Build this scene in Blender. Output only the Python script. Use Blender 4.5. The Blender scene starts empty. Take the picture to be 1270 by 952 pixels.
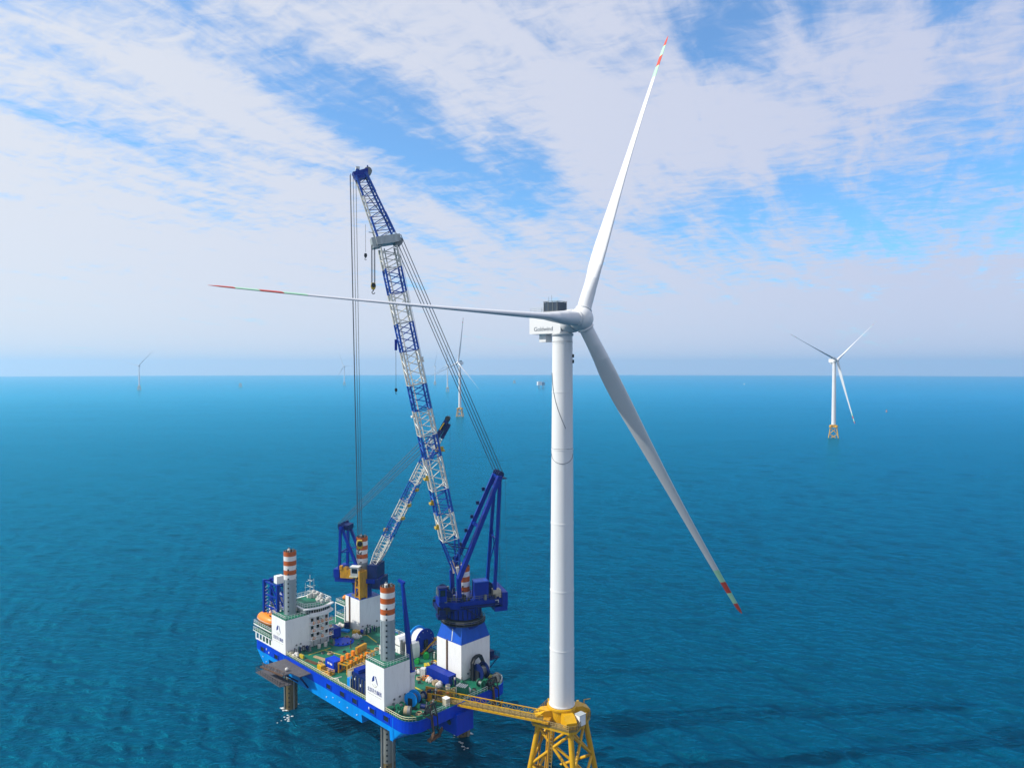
import bpy, bmesh, math, random
import numpy as np
from mathutils import Vector, Matrix
random.seed(7)
PI = math.pi
R = math.radians
S = bpy.context.scene
COL = S.collection
SUN_EL, SUN_ROT = R(40.5), math.atan2(-.989, -.148)

# ------------------------------------------------------------------ camera
CAM_H = 98.6
cam_d = bpy.data.cameras.new('camera')
cam = bpy.data.objects.new('camera', cam_d)
COL.objects.link(cam)
cam.location = (0, 0, CAM_H)
cam.rotation_euler = (R(90 - 1.268), 0, 0)
cam_d.sensor_width = 36
cam_d.lens = 24.973
cam_d.clip_start = 1
cam_d.clip_end = 90000
S.camera = cam

# ------------------------------------------------------------------ exposure, sampling
S.view_settings.view_transform = 'Standard'
S.view_settings.look = 'None'
S.view_settings.exposure = 0
S.view_settings.gamma = 1
S.view_settings.use_curve_mapping = False
S.cycles.max_bounces = 6
S.cycles.volume_bounces = 1
S.cycles.use_denoising = True
S.cycles.caustics_reflective = False
S.cycles.caustics_refractive = False

# ------------------------------------------------------------------ sun
sd = bpy.data.lights.new('sun', 'SUN')
sd.energy = 5.0
sd.angle = R(.53)
sd.color = (1, .955, .88)
sun = bpy.data.objects.new('sun', sd)
COL.objects.link(sun)
to_sun = Vector((math.sin(SUN_ROT) * math.cos(SUN_EL), math.cos(SUN_ROT) * math.cos(SUN_EL), math.sin(SUN_EL)))
sun.rotation_euler = to_sun.to_track_quat('Z', 'Y').to_euler()

# ------------------------------------------------------------------ world: physical sky with a procedural cloud deck
def build_world():
    w = bpy.data.worlds.new('World')
    S.world = w
    w.use_nodes = True
    nt = w.node_tree
    nt.nodes.clear()
    N, Lk = nt.nodes, nt.links

    def val(x):
        return x
    def math_(op, a, b=None, c=None, clamp=False):
        n = N.new('ShaderNodeMath')
        n.operation = op
        n.use_clamp = clamp
        for i, x in enumerate((a, b, c)):
            if x is None:
                continue
            if isinstance(x, (int, float)):
                n.inputs[i].default_value = x
            else:
                Lk.new(x, n.inputs[i])
        return n.outputs[0]
    sky = N.new('ShaderNodeTexSky')
    sky.sky_type = 'NISHITA'
    sky.sun_disc = False
    sky.sun_elevation = SUN_EL
    sky.sun_rotation = SUN_ROT
    sky.altitude = 100
    sky.air_density = 1.0
    sky.dust_density = .6
    sky.ozone_density = 2.5
    tc = N.new('ShaderNodeTexCoord')
    sp = N.new('ShaderNodeSeparateXYZ')
    Lk.new(tc.outputs['Generated'], sp.inputs[0])
    x, y, z = sp.outputs
    sv = N.new('ShaderNodeCombineXYZ')
    Lk.new(x, sv.inputs[0])
    Lk.new(y, sv.inputs[1])
    Lk.new(math_('MAXIMUM', z, .004), sv.inputs[2])
    Lk.new(sv.outputs[0], sky.inputs['Vector'])
    az = math_('MULTIPLY', math_('ARCTAN2', x, y), 180 / PI)
    el = math_('MULTIPLY', math_('ARCSINE', z), 180 / PI)
    # the cloud deck is a flat layer: direction projected on a plane overhead
    zz = math_('ADD', math_('MAXIMUM', z, 0.0), .09)
    px, py = math_('DIVIDE', x, zz), math_('DIVIDE', y, zz)
    cmb = N.new('ShaderNodeCombineXYZ')
    Lk.new(px, cmb.inputs[0])
    Lk.new(py, cmb.inputs[1])

    def noise(scale, detail, rough, rot, sx, sy, off, dist=0.0):
        mp = N.new('ShaderNodeMapping')
        mp.vector_type = 'TEXTURE'
        mp.inputs['Rotation'].default_value = (0, 0, R(rot))
        mp.inputs['Scale'].default_value = (sx, sy, 1)
        mp.inputs['Location'].default_value = (off, off * .7, 0)
        Lk.new(cmb.outputs[0], mp.inputs[0])
        n = N.new('ShaderNodeTexNoise')
        n.inputs['Scale'].default_value = scale
        n.inputs['Detail'].default_value = detail
        n.inputs['Roughness'].default_value = rough
        n.inputs['Distortion'].default_value = dist
        Lk.new(mp.outputs[0], n.inputs['Vector'])
        return n.outputs['Fac']
    n1 = noise(1.25, 9, .6, 50, 2.0, 1, 3.1, .4)      # broad banks
    n2 = noise(4.6, 8, .62, 60, 3.2, 1, 9.7, .5)      # ripples and streaks
    n3 = noise(15.0, 6, .62, -25, 1.6, 1, 1.3, .6)      # fine puffs

    def blob(a0, e0, sa, se, rot, amp):
        c, s = math.cos(R(rot)), math.sin(R(rot))
        da, de = math_('SUBTRACT', az, a0), math_('SUBTRACT', el, e0)
        u = math_('ADD', math_('MULTIPLY', da, c / sa), math_('MULTIPLY', de, s / sa))
        v = math_('ADD', math_('MULTIPLY', da, -s / se), math_('MULTIPLY', de, c / se))
        q = math_('ADD', math_('MULTIPLY', u, u), math_('MULTIPLY', v, v))
        return math_('MULTIPLY', math_('EXPONENT', math_('MULTIPLY', q, -1.0)), amp)
    # openings (negative) and thick banks (positive): azimuth, elevation, half widths, tilt, amount
    BL = [(-20.5, 23.0, 11, 2.0, -26, -.62), (-11.5, 19.6, 6.0, 3.2, -30, -.62), (-4.5, 15.5, 5.0, 3.4, -20, -.62),
          (-29.0, 15.8, 7.5, 1.7, -12, -.42), (-33.5, 20.5, 5.0, 1.5, -20, -.30), (17.6, 24.8, 6.0, 2.6, 10, -.75),
          (22.5, 12.2, 11, 2.3, 4, -.62), (.5, 14.5, 3.0, 4.0, 10, -.50), (33.5, 12.8, 5.0, 1.6, 10, -.45),
          (31.0, 9.3, 9.0, 1.3, 8, -.40), (15.0, 9.3, 7.0, 1.1, -4, -.25), (-17.0, 11.0, 6.0, 1.0, 0, -.28),
          (31.0, 24.5, 4.0, 2.0, 0, -.35), (-32.0, 10.0, 15, 5.2, 0, .42), (-21.0, 19.0, 9, 1.7, -30, .22), (-10.0, 26.0, 7, 2.0, -15, .12),
          (16.0, 18.0, 13, 4.6, 8, .32), (-12.0, 11.5, 8, 3.4, -10, .25), (2.0, 22.0, 8, 5.0, 0, .15)]
    tot = None
    for b in BL:
        o = blob(*b)
        tot = o if tot is None else math_('ADD', tot, o)
    m = math_('ADD', math_('MULTIPLY', n1, 1.1), math_('MULTIPLY', n2, 1.5))
    m = math_('ADD', m, math_('MULTIPLY', n3, .95))
    m = math_('ADD', m, -1.775 + .1)
    m = math_('ADD', m, math_('MULTIPLY', tot, .66))
    lo = N.new('ShaderNodeMapRange')
    lo.interpolation_type = 'SMOOTHSTEP'
    lo.inputs['From Min'].default_value = 11
    lo.inputs['From Max'].default_value = 2
    lo.inputs['To Max'].default_value = .34
    Lk.new(el, lo.inputs['Value'])
    m = math_('ADD', m, lo.outputs[0])
    bk = N.new('ShaderNodeMapRange')  # extra cloud out of view behind the camera, added to lift ambient light
    bk.interpolation_type = 'SMOOTHSTEP'
    bk.inputs['From Min'].default_value = 50
    bk.inputs['From Max'].default_value = 95
    bk.inputs['To Max'].default_value = .28
    Lk.new(math_('ABSOLUTE', az), bk.inputs['Value'])
    m = math_('ADD', m, bk.outputs[0])
    mr = N.new('ShaderNodeMapRange')
    mr.interpolation_type = 'SMOOTHSTEP'
    mr.inputs['From Min'].default_value = -.42
    mr.inputs['From Max'].default_value = .3
    Lk.new(m, mr.inputs['Value'])
    cover = mr.outputs[0]
    cover = math_('ADD', math_('MULTIPLY', cover, .82), .14, clamp=True)
    # clouds are whiter towards the sun, bluer away from it; lit thickness from the same noise
    side = N.new('ShaderNodeMapRange')
    side.inputs['From Min'].default_value = -40
    side.inputs['From Max'].default_value = 30
    Lk.new(az, side.inputs['Value'])
    cc = N.new('ShaderNodeMix')
    cc.data_type = 'RGBA'
    Lk.new(side.outputs[0], cc.inputs[0])
    cc.inputs[6].default_value = (7.9, 8.15, 8.8, 1)
    cc.inputs[7].default_value = (6.1, 6.5, 8.2, 1)
    blue = N.new('ShaderNodeMix')
    blue.data_type = 'RGBA'
    blue.blend_type = 'MULTIPLY'
    blue.inputs[0].default_value = 1
    Lk.new(sky.outputs[0], blue.inputs[6])
    blue.inputs[7].default_value = (.66, 1.55, 2.1, 1)
    mix = N.new('ShaderNodeMix')
    mix.data_type = 'RGBA'
    Lk.new(cover, mix.inputs[0])
    Lk.new(blue.outputs[2], mix.inputs[6])
    Lk.new(cc.outputs[2], mix.inputs[7])
    bg = N.new('ShaderNodeBackground')
    bg.inputs['Strength'].default_value = .1
    Lk.new(mix.outputs[2], bg.inputs[0])
    out = N.new('ShaderNodeOutputWorld')
    Lk.new(bg.outputs[0], out.inputs[0])
build_world()

# ------------------------------------------------------------------ materials
def s2l(c):
    return tuple(((v / 12.92) if v <= .04045 else ((v + .055) / 1.055) ** 2.4) for v in c)

def paint(name, col, rough=.45, var=.12, scale=.6, dirt=None, dirt_amt=.25, streak=True, metallic=0.0, spec=.4):
    m = bpy.data.materials.new(name)
    m.use_nodes = True
    nt = m.node_tree
    N, Lk = nt.nodes, nt.links
    b = N['Principled BSDF']
    tc = N.new('ShaderNodeTexCoord')
    mp = N.new('ShaderNodeMapping')
    mp.inputs['Scale'].default_value = (1, 1, .22 if streak else 1)
    Lk.new(tc.outputs['Object'], mp.inputs[0])
    n = N.new('ShaderNodeTexNoise')
    n.inputs['Scale'].default_value = scale
    n.inputs['Detail'].default_value = 8
    n.inputs['Roughness'].default_value = .65
    Lk.new(mp.outputs[0], n.inputs['Vector'])
    r = N.new('ShaderNodeValToRGB')
    r.color_ramp.elements[0].position = .3
    r.color_ramp.elements[1].position = .7
    d = tuple(c * (1 - var * 1.6) for c in col)
    l = tuple(min(.85, c * (1 + var * .5)) for c in col)
    r.color_ramp.elements[0].color = (*d, 1)
    r.color_ramp.elements[1].color = (*l, 1)
    Lk.new(n.outputs['Fac'], r.inputs[0])
    outc = r.outputs[0]
    if dirt:
        n2 = N.new('ShaderNodeTexNoise')
        n2.inputs['Scale'].default_value = scale * 2.7
        n2.inputs['Detail'].default_value = 10
        n2.inputs['Roughness'].default_value = .75
        Lk.new(mp.outputs[0], n2.inputs['Vector'])
        mr = N.new('ShaderNodeMapRange')
        mr.inputs['From Min'].default_value = .52
        mr.inputs['From Max'].default_value = .72
        mr.inputs['To Max'].default_value = dirt_amt
        Lk.new(n2.outputs['Fac'], mr.inputs['Value'])
        mx = N.new('ShaderNodeMix')
        mx.data_type = 'RGBA'
        Lk.new(mr.outputs[0], mx.inputs[0])
        Lk.new(outc, mx.inputs[6])
        mx.inputs[7].default_value = (*dirt, 1)
        outc = mx.outputs[2]
    Lk.new(outc, b.inputs['Base Color'])
    b.inputs['Roughness'].default_value = rough
    b.inputs['Metallic'].default_value = metallic
    b.inputs['Specular IOR Level'].default_value = spec
    return m

RUST = (.13, .055, .02)
GRIME = (.16, .15, .13)
M = {
    'white': paint('white_paint', (.84, .84, .82), .45, .04, .5, GRIME, .2),
    'tower_white': paint('turbine_white', (.74, .745, .74), .38, .025, .15, (.6, .6, .58), .25),
    'blade_white': paint('blade_white', (.7, .71, .715), .33, .025, .1),
    'blade_red': paint('blade_red', (.62, .07, .035), .4, .05),
    'blade_green': paint('blade_pale_green', (.42, .74, .48), .4, .04),
    'hull_blue': paint('hull_blue', (.001, .045, .56), .4, .14, .35, (.01, .03, .2), .35, spec=.2),
    'light_blue': paint('hull_light_blue', (.001, .27, .8), .4, .12, .35, (.02, .2, .4), .4, spec=.2),
    'crane_blue': paint('crane_blue', (.001, .024, .3), .42, .15, .8, (.004, .008, .04), .35, spec=.2),
    'dark_blue': paint('dark_blue', (.002, .012, .1), .5, .2, .8, (.004, .006, .012), .5, spec=.25),
    'roof_blue': paint('roof_blue', (.012, .085, .5), .4, .12, .6, (.03, .05, .1), .35, spec=.25),
    'deck_green': paint('deck_green', (.005, .155, .085), .55, .16, .25, (.045, .06, .04), .8, streak=False),
    'line_yellow': paint('line_yellow', (.62, .47, .02), .5, .15, 1.2, (.1, .16, .05), .5, streak=False),
    'orange_band': paint('orange_band', (.5, .1, .008), .5, .1, .6, (.2, .05, .02), .4),
    'band_white': paint('band_white', (.76, .76, .74), .5, .08, .6, GRIME, .25),
    'leg_grey': paint('leg_grey', (.3, .35, .37), .5, .1, .5, (.2, .2, .17), .4),
    'leg_wet': paint('leg_wet_rust', (.25, .18, .07), .5, .35, .6, (.02, .025, .025), .8),
    'black': paint('black_fitting', (.012, .013, .016), .5, .2, 1),
    'rope': paint('steel_rope', (.035, .045, .07), .55, .1, 1),
    'yellow': paint('safety_yellow', (.66, .36, .002), .42, .1, .5, (.2, .11, .02), .5),
    'mach_yellow': paint('machinery_yellow', (.6, .3, .012), .45, .2, 1.0, (.07, .05, .02), .7),
    'yellow_worn': paint('grating_worn', (.3, .21, .06), .6, .3, 1.5, (.05, .05, .045), .7),
    'grating': paint('dark_grating', (.09, .085, .095), .65, .2, .8, (.2, .17, .14), .5, streak=False),
    'rail': paint('rail_cream', (.6, .58, .36), .5, .2, 2),
    'rail_white': paint('rail_white', (.66, .7, .66), .5, .15, 2),
    'orange': paint('lifeboat_orange', (.8, .23, .008), .4, .06, .8),
    'glass': paint('dark_glass', (.01, .016, .024), .12, .1, 1, spec=.6),
    'lattice_white': paint('lattice_white', (.7, .69, .62), .5, .15, 1.4, RUST, .35),
    'lattice_blue': paint('lattice_blue', (.004, .07, .42), .45, .15, 1.4, (.01, .01, .03), .4),
    'head_grey': paint('head_grey', (.42, .46, .46), .5, .12, 1.4, GRIME, .5),
    'steel': paint('bare_steel', (.2, .21, .21), .45, .2, 1.5, RUST, .5, metallic=.3),
    'rust': paint('rusty_steel', (.14, .07, .035), .7, .35, 1.2, (.03, .02, .015), .7),
    'timber': paint('timber', (.45, .33, .19), .7, .2, 1.5),
    'beige': paint('beige_steel', (.47, .43, .32), .6, .12, 1.0, GRIME, .4),
    'green': paint('bright_green', (.015, .34, .06), .45, .15, 1.0),
    'dark_green': paint('deck_machine_green', (.01, .14, .075), .5, .2, 1.2, (.02, .03, .02), .5),
    'bag': paint('bag_white', (.66, .64, .6), .8, .2, 1.6, (.25, .22, .18), .5, streak=False),
    'gold': paint('hook_yellow', (.55, .37, .02), .5, .2, 2, (.03, .03, .02), .8),
    'buoy': paint('buoy_orange', (.7, .2, .03), .5, .1, 1),
    'lettering': paint('lettering_slate', (.09, .11, .14), .5, .05, 1),
    'leg_stain': paint('leg_stained_grey', (.27, .28, .25), .55, .2, .5, (.16, .12, .06), .6),
    'foam': paint('foam', (.75, .8, .8), .9, .1, 2),
    'logo_blue': paint('logo_blue', (.008, .025, .2), .5, .05, 1),
    'logo_grey': paint('logo_grey', (.5, .5, .42), .5, .05, 1),
    'radiator': paint('radiator_dark', (.03, .045, .075), .5, .3, 2),
}

# ------------------------------------------------------------------ mesh builder
class MB:
    def __init__(s):
        s.v, s.f, s.m, s.sm, s.mats, s.cur, s.marks = [], [], [], [], [], 0, []

    def mat(s, key):
        if key not in s.mats:
            s.mats.append(key)
        s.cur = s.mats.index(key)
        return s

    def add(s, vs, fs, smooth=False):
        b = len(s.v)
        s.marks.append((b, len(s.f)))
        s.v += [tuple(p) for p in vs]
        for f in fs:
            s.f.append(tuple(b + i for i in f))
            s.m.append(s.cur)
            s.sm.append(smooth)
        return s

    def box(s, c, size, ax=None):
        ex, ey, ez = ax if ax else (Vector((1, 0, 0)), Vector((0, 1, 0)), Vector((0, 0, 1)))
        c = Vector(c)
        hx, hy, hz = size[0] / 2, size[1] / 2, size[2] / 2
        vs = [c + ex * (hx * a) + ey * (hy * b) + ez * (hz * d) for d in (-1, 1) for b in (-1, 1) for a in (-1, 1)]
        return s.add(vs, [(0, 2, 3, 1), (4, 5, 7, 6), (0, 1, 5, 4), (2, 6, 7, 3), (0, 4, 6, 2), (1, 3, 7, 5)])

    def bx(s, x0, x1, y0, y1, z0, z1):
        return s.box(((x0 + x1) / 2, (y0 + y1) / 2, (z0 + z1) / 2), (abs(x1 - x0), abs(y1 - y0), abs(z1 - z0)))

    def beam(s, p, q, w, h=None, up=(0, 0, 1)):
        p, q = Vector(p), Vector(q)
        d = q - p
        L = d.length
        ez = d / L
        u = Vector(up)
        if abs(ez.dot(u)) > .98:
            u = Vector((1, 0, 0))
        ex = u.cross(ez).normalized()
        ey = ez.cross(ex)
        return s.box((p + q) / 2, (w, h or w, L), (ex, ey, ez))

    def tube(s, p, q, r, r2=None, n=8, caps=True):
        p, q = Vector(p), Vector(q)
        r2 = r if r2 is None else r2
        d = (q - p).normalized()
        u = Vector((0, 0, 1)) if abs(d.z) < .95 else Vector((1, 0, 0))
        a = d.cross(u).normalized()
        b = d.cross(a)
        ring = [(math.cos(2 * PI * i / n), math.sin(2 * PI * i / n)) for i in range(n)]
        A = [p + a * (r * c) + b * (r * t) for c, t in ring]
        B = [q + a * (r2 * c) + b * (r2 * t) for c, t in ring]
        s.add(A + B, [(i, n + i, n + (i + 1) % n, (i + 1) % n) for i in range(n)], n > 5)
        if caps:
            s.add(A, [tuple(range(n))])
            s.add(B, [tuple(reversed(range(n)))])
        return s

    def path(s, pts, r, n=6):
        for a, b in zip(pts[:-1], pts[1:]):
            s.tube(a, b, r, n=n)
        return s

    def lathe(s, prof, c=(0, 0, 0), axis=(0, 0, 1), n=24, smooth=True, split=False):
        c, d = Vector(c), Vector(axis).normalized()
        u = Vector((0, 0, 1)) if abs(d.z) < .95 else Vector((1, 0, 0))
        a = u.cross(d).normalized()
        b = d.cross(a)
        ring = [(math.cos(2 * PI * i / n), math.sin(2 * PI * i / n)) for i in range(n)]
        def rg(r, z):
            return [c + d * z + a * (r * x) + b * (r * y) for x, y in ring]
        if split:
            for (r0, z0), (r1, z1) in zip(prof[:-1], prof[1:]):
                s.add(rg(r0, z0) + rg(r1, z1), [(i, (i + 1) % n, n + (i + 1) % n, n + i) for i in range(n)], smooth)
            return s
        vs = []
        for r, z in prof:
            vs += rg(r, z)
        fs = []
        for k in range(len(prof) - 1):
            fs += [(k * n + i, k * n + (i + 1) % n, (k + 1) * n + (i + 1) % n, (k + 1) * n + i) for i in range(n)]
        return s.add(vs, fs, smooth)

    def prism(s, poly, z0, z1):
        n = len(poly)
        vs = [(x, y, z0) for x, y in poly] + [(x, y, z1) for x, y in poly]
        s.add(vs, [tuple(reversed(range(n))), tuple(range(n, 2 * n))])
        return s.add(vs, [(i, (i + 1) % n, n + (i + 1) % n, n + i) for i in range(n)])

    def extrude(s, loop, vec):
        n = len(loop)
        a = [Vector(p) for p in loop]
        b = [p + Vector(vec) for p in a]
        s.add(a + b, [tuple(range(n)), tuple(reversed(range(n, 2 * n)))])
        return s.add(a + b, [(i, n + i, n + (i + 1) % n, (i + 1) % n) for i in range(n)])

    def frustum(s, x0, x1, y0, y1, z0, X0, X1, Y0, Y1, z1):
        vs = [(x0, y0, z0), (x1, y0, z0), (x1, y1, z0), (x0, y1, z0), (X0, Y0, z1), (X1, Y0, z1), (X1, Y1, z1), (X0, Y1, z1)]
        return s.add(vs, [(3, 2, 1, 0), (4, 5, 6, 7), (0, 1, 5, 4), (1, 2, 6, 5), (2, 3, 7, 6), (3, 0, 4, 7)])

    def ball(s, c, r, n=16, k=8, sc=(1, 1, 1)):
        c = Vector(c)
        vs, fs = [], []
        for j in range(k + 1):
            t = PI * j / k
            for i in range(n):
                a = 2 * PI * i / n
                vs.append(c + Vector((r * sc[0] * math.sin(t) * math.cos(a), r * sc[1] * math.sin(t) * math.sin(a), r * sc[2] * math.cos(t))))
        for j in range(k):
            for i in range(n):
                fs.append((j * n + i, (j + 1) * n + i, (j + 1) * n + (i + 1) % n, j * n + (i + 1) % n))
        return s.add(vs, fs, True)

    def rail(s, pts, h=1.1, step=1.6, r=.05, rails=(1, .55), closed=False):
        P = [Vector(p) for p in pts]
        if closed:
            P.append(P[0])
        up = Vector((0, 0, h))
        for a, b in zip(P[:-1], P[1:]):
            k = max(1, round((b - a).length / step))
            for i in range(k + 1):
                p = a.lerp(b, i / k)
                s.tube(p, p + up, r, n=4, caps=False)
            for f in rails:
                s.tube(a + up * f, b + up * f, r, n=4, caps=False)
        return s

    def build(s, name, parent=None, loc=None):
        me = bpy.data.meshes.new(name)
        me.from_pydata(s.v, [], s.f)
        for k in s.mats:
            me.materials.append(M[k])
        me.polygons.foreach_set('material_index', s.m)
        me.polygons.foreach_set('use_smooth', s.sm)
        me.update()
        o = bpy.data.objects.new(name, me)
        COL.objects.link(o)
        if parent:
            o.parent = parent
        if loc:
            o.location = loc
        return o

def split_build(b, name, parent, per=1):
    """one object for every `per` consecutive additions"""
    marks = b.marks
    for k in range(0, len(marks), per):
        v0, f0 = marks[k]
        v1, f1 = marks[k + per] if k + per < len(marks) else (len(b.v), len(b.f))
        q = MB()
        q.v = b.v[v0:v1]
        q.f = [tuple(i - v0 for i in f) for f in b.f[f0:f1]]
        used = sorted(set(b.m[f0:f1]))
        q.mats = [b.mats[i] for i in used]
        q.m = [used.index(i) for i in b.m[f0:f1]]
        q.sm = b.sm[f0:f1]
        q.build(name, parent)

def mb(key):
    return MB().mat(key)

def tag(o, label, cat, group=None, kind=None):
    if label:
        o['label'] = label
    if cat:
        o['category'] = cat
    if group:
        o['group'] = group
    if kind:
        o['kind'] = kind
    return o

def thing(name, label, cat, loc=(0, 0, 0), rz=0.0, group=None):
    o = bpy.data.objects.new(name, None)
    o.empty_display_size = .5
    COL.objects.link(o)
    o.location = loc
    o.rotation_euler = (0, 0, rz)
    return tag(o, label, cat, group)

def copy_tree(o, parent=None, skip=()):
    c = o.copy()
    COL.objects.link(c)
    if parent:
        c.parent = parent
    for ch in list(o.children):
        if ch.name.split('.')[0] not in skip:
            copy_tree(ch, c, skip)
    return c

def text_mesh(name, body, size, key, parent, mat4, extrude=.02, bold=0.0, sx=1.0):
    cu = bpy.data.curves.new(name, 'FONT')
    cu.body = body
    cu.size = size
    cu.extrude = extrude
    cu.offset = bold
    cu.align_x = 'CENTER'
    cu.align_y = 'CENTER'
    to = bpy.data.objects.new(name + '_curve', cu)
    COL.objects.link(to)
    bpy.context.view_layer.update()
    me = bpy.data.meshes.new_from_object(to.evaluated_get(bpy.context.evaluated_depsgraph_get()))
    me.name = name
    bpy.data.objects.remove(to)
    me.materials.clear()
    me.materials.append(M[key])
    o = bpy.data.objects.new(name, me)
    COL.objects.link(o)
    o.parent = parent
    o.matrix_local = mat4 @ Matrix.Diagonal((sx, 1, 1, 1))
    return o

def frame_matrix(origin, ex, ey, ez):
    return Matrix(((ex[0], ey[0], ez[0], origin[0]), (ex[1], ey[1], ez[1], origin[1]), (ex[2], ey[2], ez[2], origin[2]), (0, 0, 0, 1)))

# ------------------------------------------------------------------ sea
def build_sea():
    m = bpy.data.materials.new('sea_water')
    m.use_nodes = True
    nt = m.node_tree
    N, Lk = nt.nodes, nt.links
    b = N['Principled BSDF']
    tc = N.new('ShaderNodeTexCoord')

    def noise(sx, sy, rot, detail, rough, dist=0.0):
        mp = N.new('ShaderNodeMapping')
        mp.inputs['Rotation'].default_value = (0, 0, R(rot))
        mp.inputs['Scale'].default_value = (1 / sx, 1 / sy, 1)
        Lk.new(tc.outputs['Object'], mp.inputs[0])
        n = N.new('ShaderNodeTexNoise')
        n.inputs['Scale'].default_value = 1
        n.inputs['Detail'].default_value = detail
        n.inputs['Roughness'].default_value = rough
        n.inputs['Distortion'].default_value = dist
        Lk.new(mp.outputs[0], n.inputs['Vector'])
        return n.outputs['Fac']

    def mul(a, k, op='MULTIPLY'):
        n = N.new('ShaderNodeMath')
        n.operation = op
        Lk.new(a, n.inputs[0])
        if isinstance(k, (int, float)):
            n.inputs[1].default_value = k
        else:
            Lk.new(k, n.inputs[1])
        return n.outputs[0]
    swell = noise(34, 13, 12, 3, .5, .3)
    chop = noise(9.0, 3.2, -14, 4, .6, .6)
    chop2 = noise(6.0, 3.4, 24, 3, .6, .4)
    rip = noise(1.9, .95, 6, 4, .65)
    gust = noise(420, 130, 10, 5, .6, .4)
    gr = N.new('ShaderNodeMapRange')
    gr.inputs['From Min'].default_value = .35
    gr.inputs['From Max'].default_value = .65
    gr.inputs['To Min'].default_value = .55
    gr.inputs['To Max'].default_value = 1.25
    Lk.new(gust, gr.inputs['Value'])
    h = mul(swell, .5)
    h = mul(h, mul(mul(chop, .85), gr.outputs[0]), 'ADD')
    h = mul(h, mul(mul(chop2, .45), gr.outputs[0]), 'ADD')
    h = mul(h, mul(rip, .5), 'ADD')
    bp = N.new('ShaderNodeBump')
    ln = N.new('ShaderNodeVectorMath')
    ln.operation = 'LENGTH'
    Lk.new(tc.outputs['Object'], ln.inputs[0])
    lr = N.new('ShaderNodeMapRange')
    lr.inputs['From Min'].default_value = 800
    lr.inputs['From Max'].default_value = 3000
    lr.inputs['To Min'].default_value = 1
    lr.inputs['To Max'].default_value = .22
    Lk.new(ln.outputs['Value'], lr.inputs['Value'])
    Lk.new(lr.outputs[0], bp.inputs['Strength'])
    bp.inputs['Distance'].default_value = 1
    Lk.new(h, bp.inputs['Height'])
    r = N.new('ShaderNodeValToRGB')
    r.color_ramp.elements[0].position = .3
    r.color_ramp.elements[1].position = .72
    r.color_ramp.elements[0].color = (.0, .033, .07, 1)
    r.color_ramp.elements[1].color = (.0, .052, .103, 1)
    Lk.new(gust, r.inputs[0])
    nt.nodes.remove(b)
    df = N.new('ShaderNodeBsdfDiffuse')
    Lk.new(r.outputs[0], df.inputs[0])
    Lk.new(bp.outputs[0], df.inputs['Normal'])
    gl = N.new('ShaderNodeBsdfGlossy')
    gl.inputs[0].default_value = (.004, .62, .88, 1)
    gl.inputs['Roughness'].default_value = .2
    Lk.new(bp.outputs[0], gl.inputs['Normal'])
    fr = N.new('ShaderNodeFresnel')
    fr.inputs[0].default_value = 1.33
    Lk.new(bp.outputs[0], fr.inputs['Normal'])
    fc = mul(fr.outputs[0], 1.0, 'POWER')
    fc = mul(fc, 1.15)
    fc = mul(fc, .92, 'MINIMUM')
    ms = N.new('ShaderNodeMixShader')
    Lk.new(fc, ms.inputs[0])
    Lk.new(df.outputs[0], ms.inputs[1])
    Lk.new(gl.outputs[0], ms.inputs[2])
    Lk.new(ms.outputs[0], N['Material Output'].inputs['Surface'])
    # real waves: a fan of fine mesh out to 3 km (finer where it is nearer), one flat sheet beyond
    rs = list(np.arange(60.0, 146.0, 1.6)) + [98.6 * 710 / p for p in np.arange(480.0, 23.0, -.72)]
    rs = np.array(rs)
    th = np.radians(np.linspace(-50, 50, 1560))
    Rr, Th = np.meshgrid(rs, th, indexing='ij')
    X, Y = Rr * np.sin(Th), Rr * np.cos(Th)
    cell = np.maximum(np.gradient(rs)[:, None] * 1.0, Rr * (th[1] - th[0]))
    rg = np.random.default_rng(11)
    Z = np.zeros_like(X)
    for k in range(64):
        lam = 2.6 * (46 / 2.6) ** (k / 63) * rg.uniform(.9, 1.1)
        ang = math.radians(-118 + rg.normal(0, 27))
        kx, ky = 2 * PI / lam * math.cos(ang), 2 * PI / lam * math.sin(ang)
        amp = WAVE * lam ** .78 * math.exp(-(lam / 30) ** 2 * .6)
        fade = np.clip((lam / cell - 2.0) / 2.0, 0, 1)
        Z += amp * fade * np.sin(kx * X + ky * Y + rg.uniform(0, 2 * PI))
    Z += .25 * Z * np.abs(Z)
    edge = np.clip((50 - np.abs(np.degrees(Th))) / 3, 0, 1) * np.clip((Rr - 60) / 30, 0, 1)
    Z *= edge
    nr, nc = X.shape
    V = np.stack([X, Y, Z], -1).reshape(-1, 3)
    idx = np.arange(nr * nc).reshape(nr, nc)
    Q = np.stack([idx[:-1, :-1], idx[:-1, 1:], idx[1:, 1:], idx[1:, :-1]], -1).reshape(-1, 4)
    def polar(r_list, t_list):
        nonlocal V, Q
        b0 = len(V)
        rr_, tt_ = np.meshgrid(np.array(r_list, float), np.radians(t_list), indexing='ij')
        P = np.stack([rr_ * np.sin(tt_), rr_ * np.cos(tt_), rr_ * 0], -1).reshape(-1, 3)
        ii = b0 + np.arange(rr_.size).reshape(rr_.shape)
        q = np.stack([ii[:-1, :-1], ii[:-1, 1:], ii[1:, 1:], ii[1:, :-1]], -1).reshape(-1, 4)
        V = np.vstack([V, P])
        Q = np.vstack([Q, q])
    out_r = [rs[-1] * (10500 / rs[-1]) ** (k / 40) for k in range(41)]
    polar(out_r, np.linspace(-50, 50, 201))
    polar([rs[0] * (10500 / rs[0]) ** (k / 60) for k in range(61)], np.linspace(50, 310, 261))
    polar([.5, 15, 30, rs[0]], np.linspace(0, 360, 361))
    me = bpy.data.meshes.new('sea')
    me.vertices.add(len(V))
    me.vertices.foreach_set('co', V.astype('f4').ravel())
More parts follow.
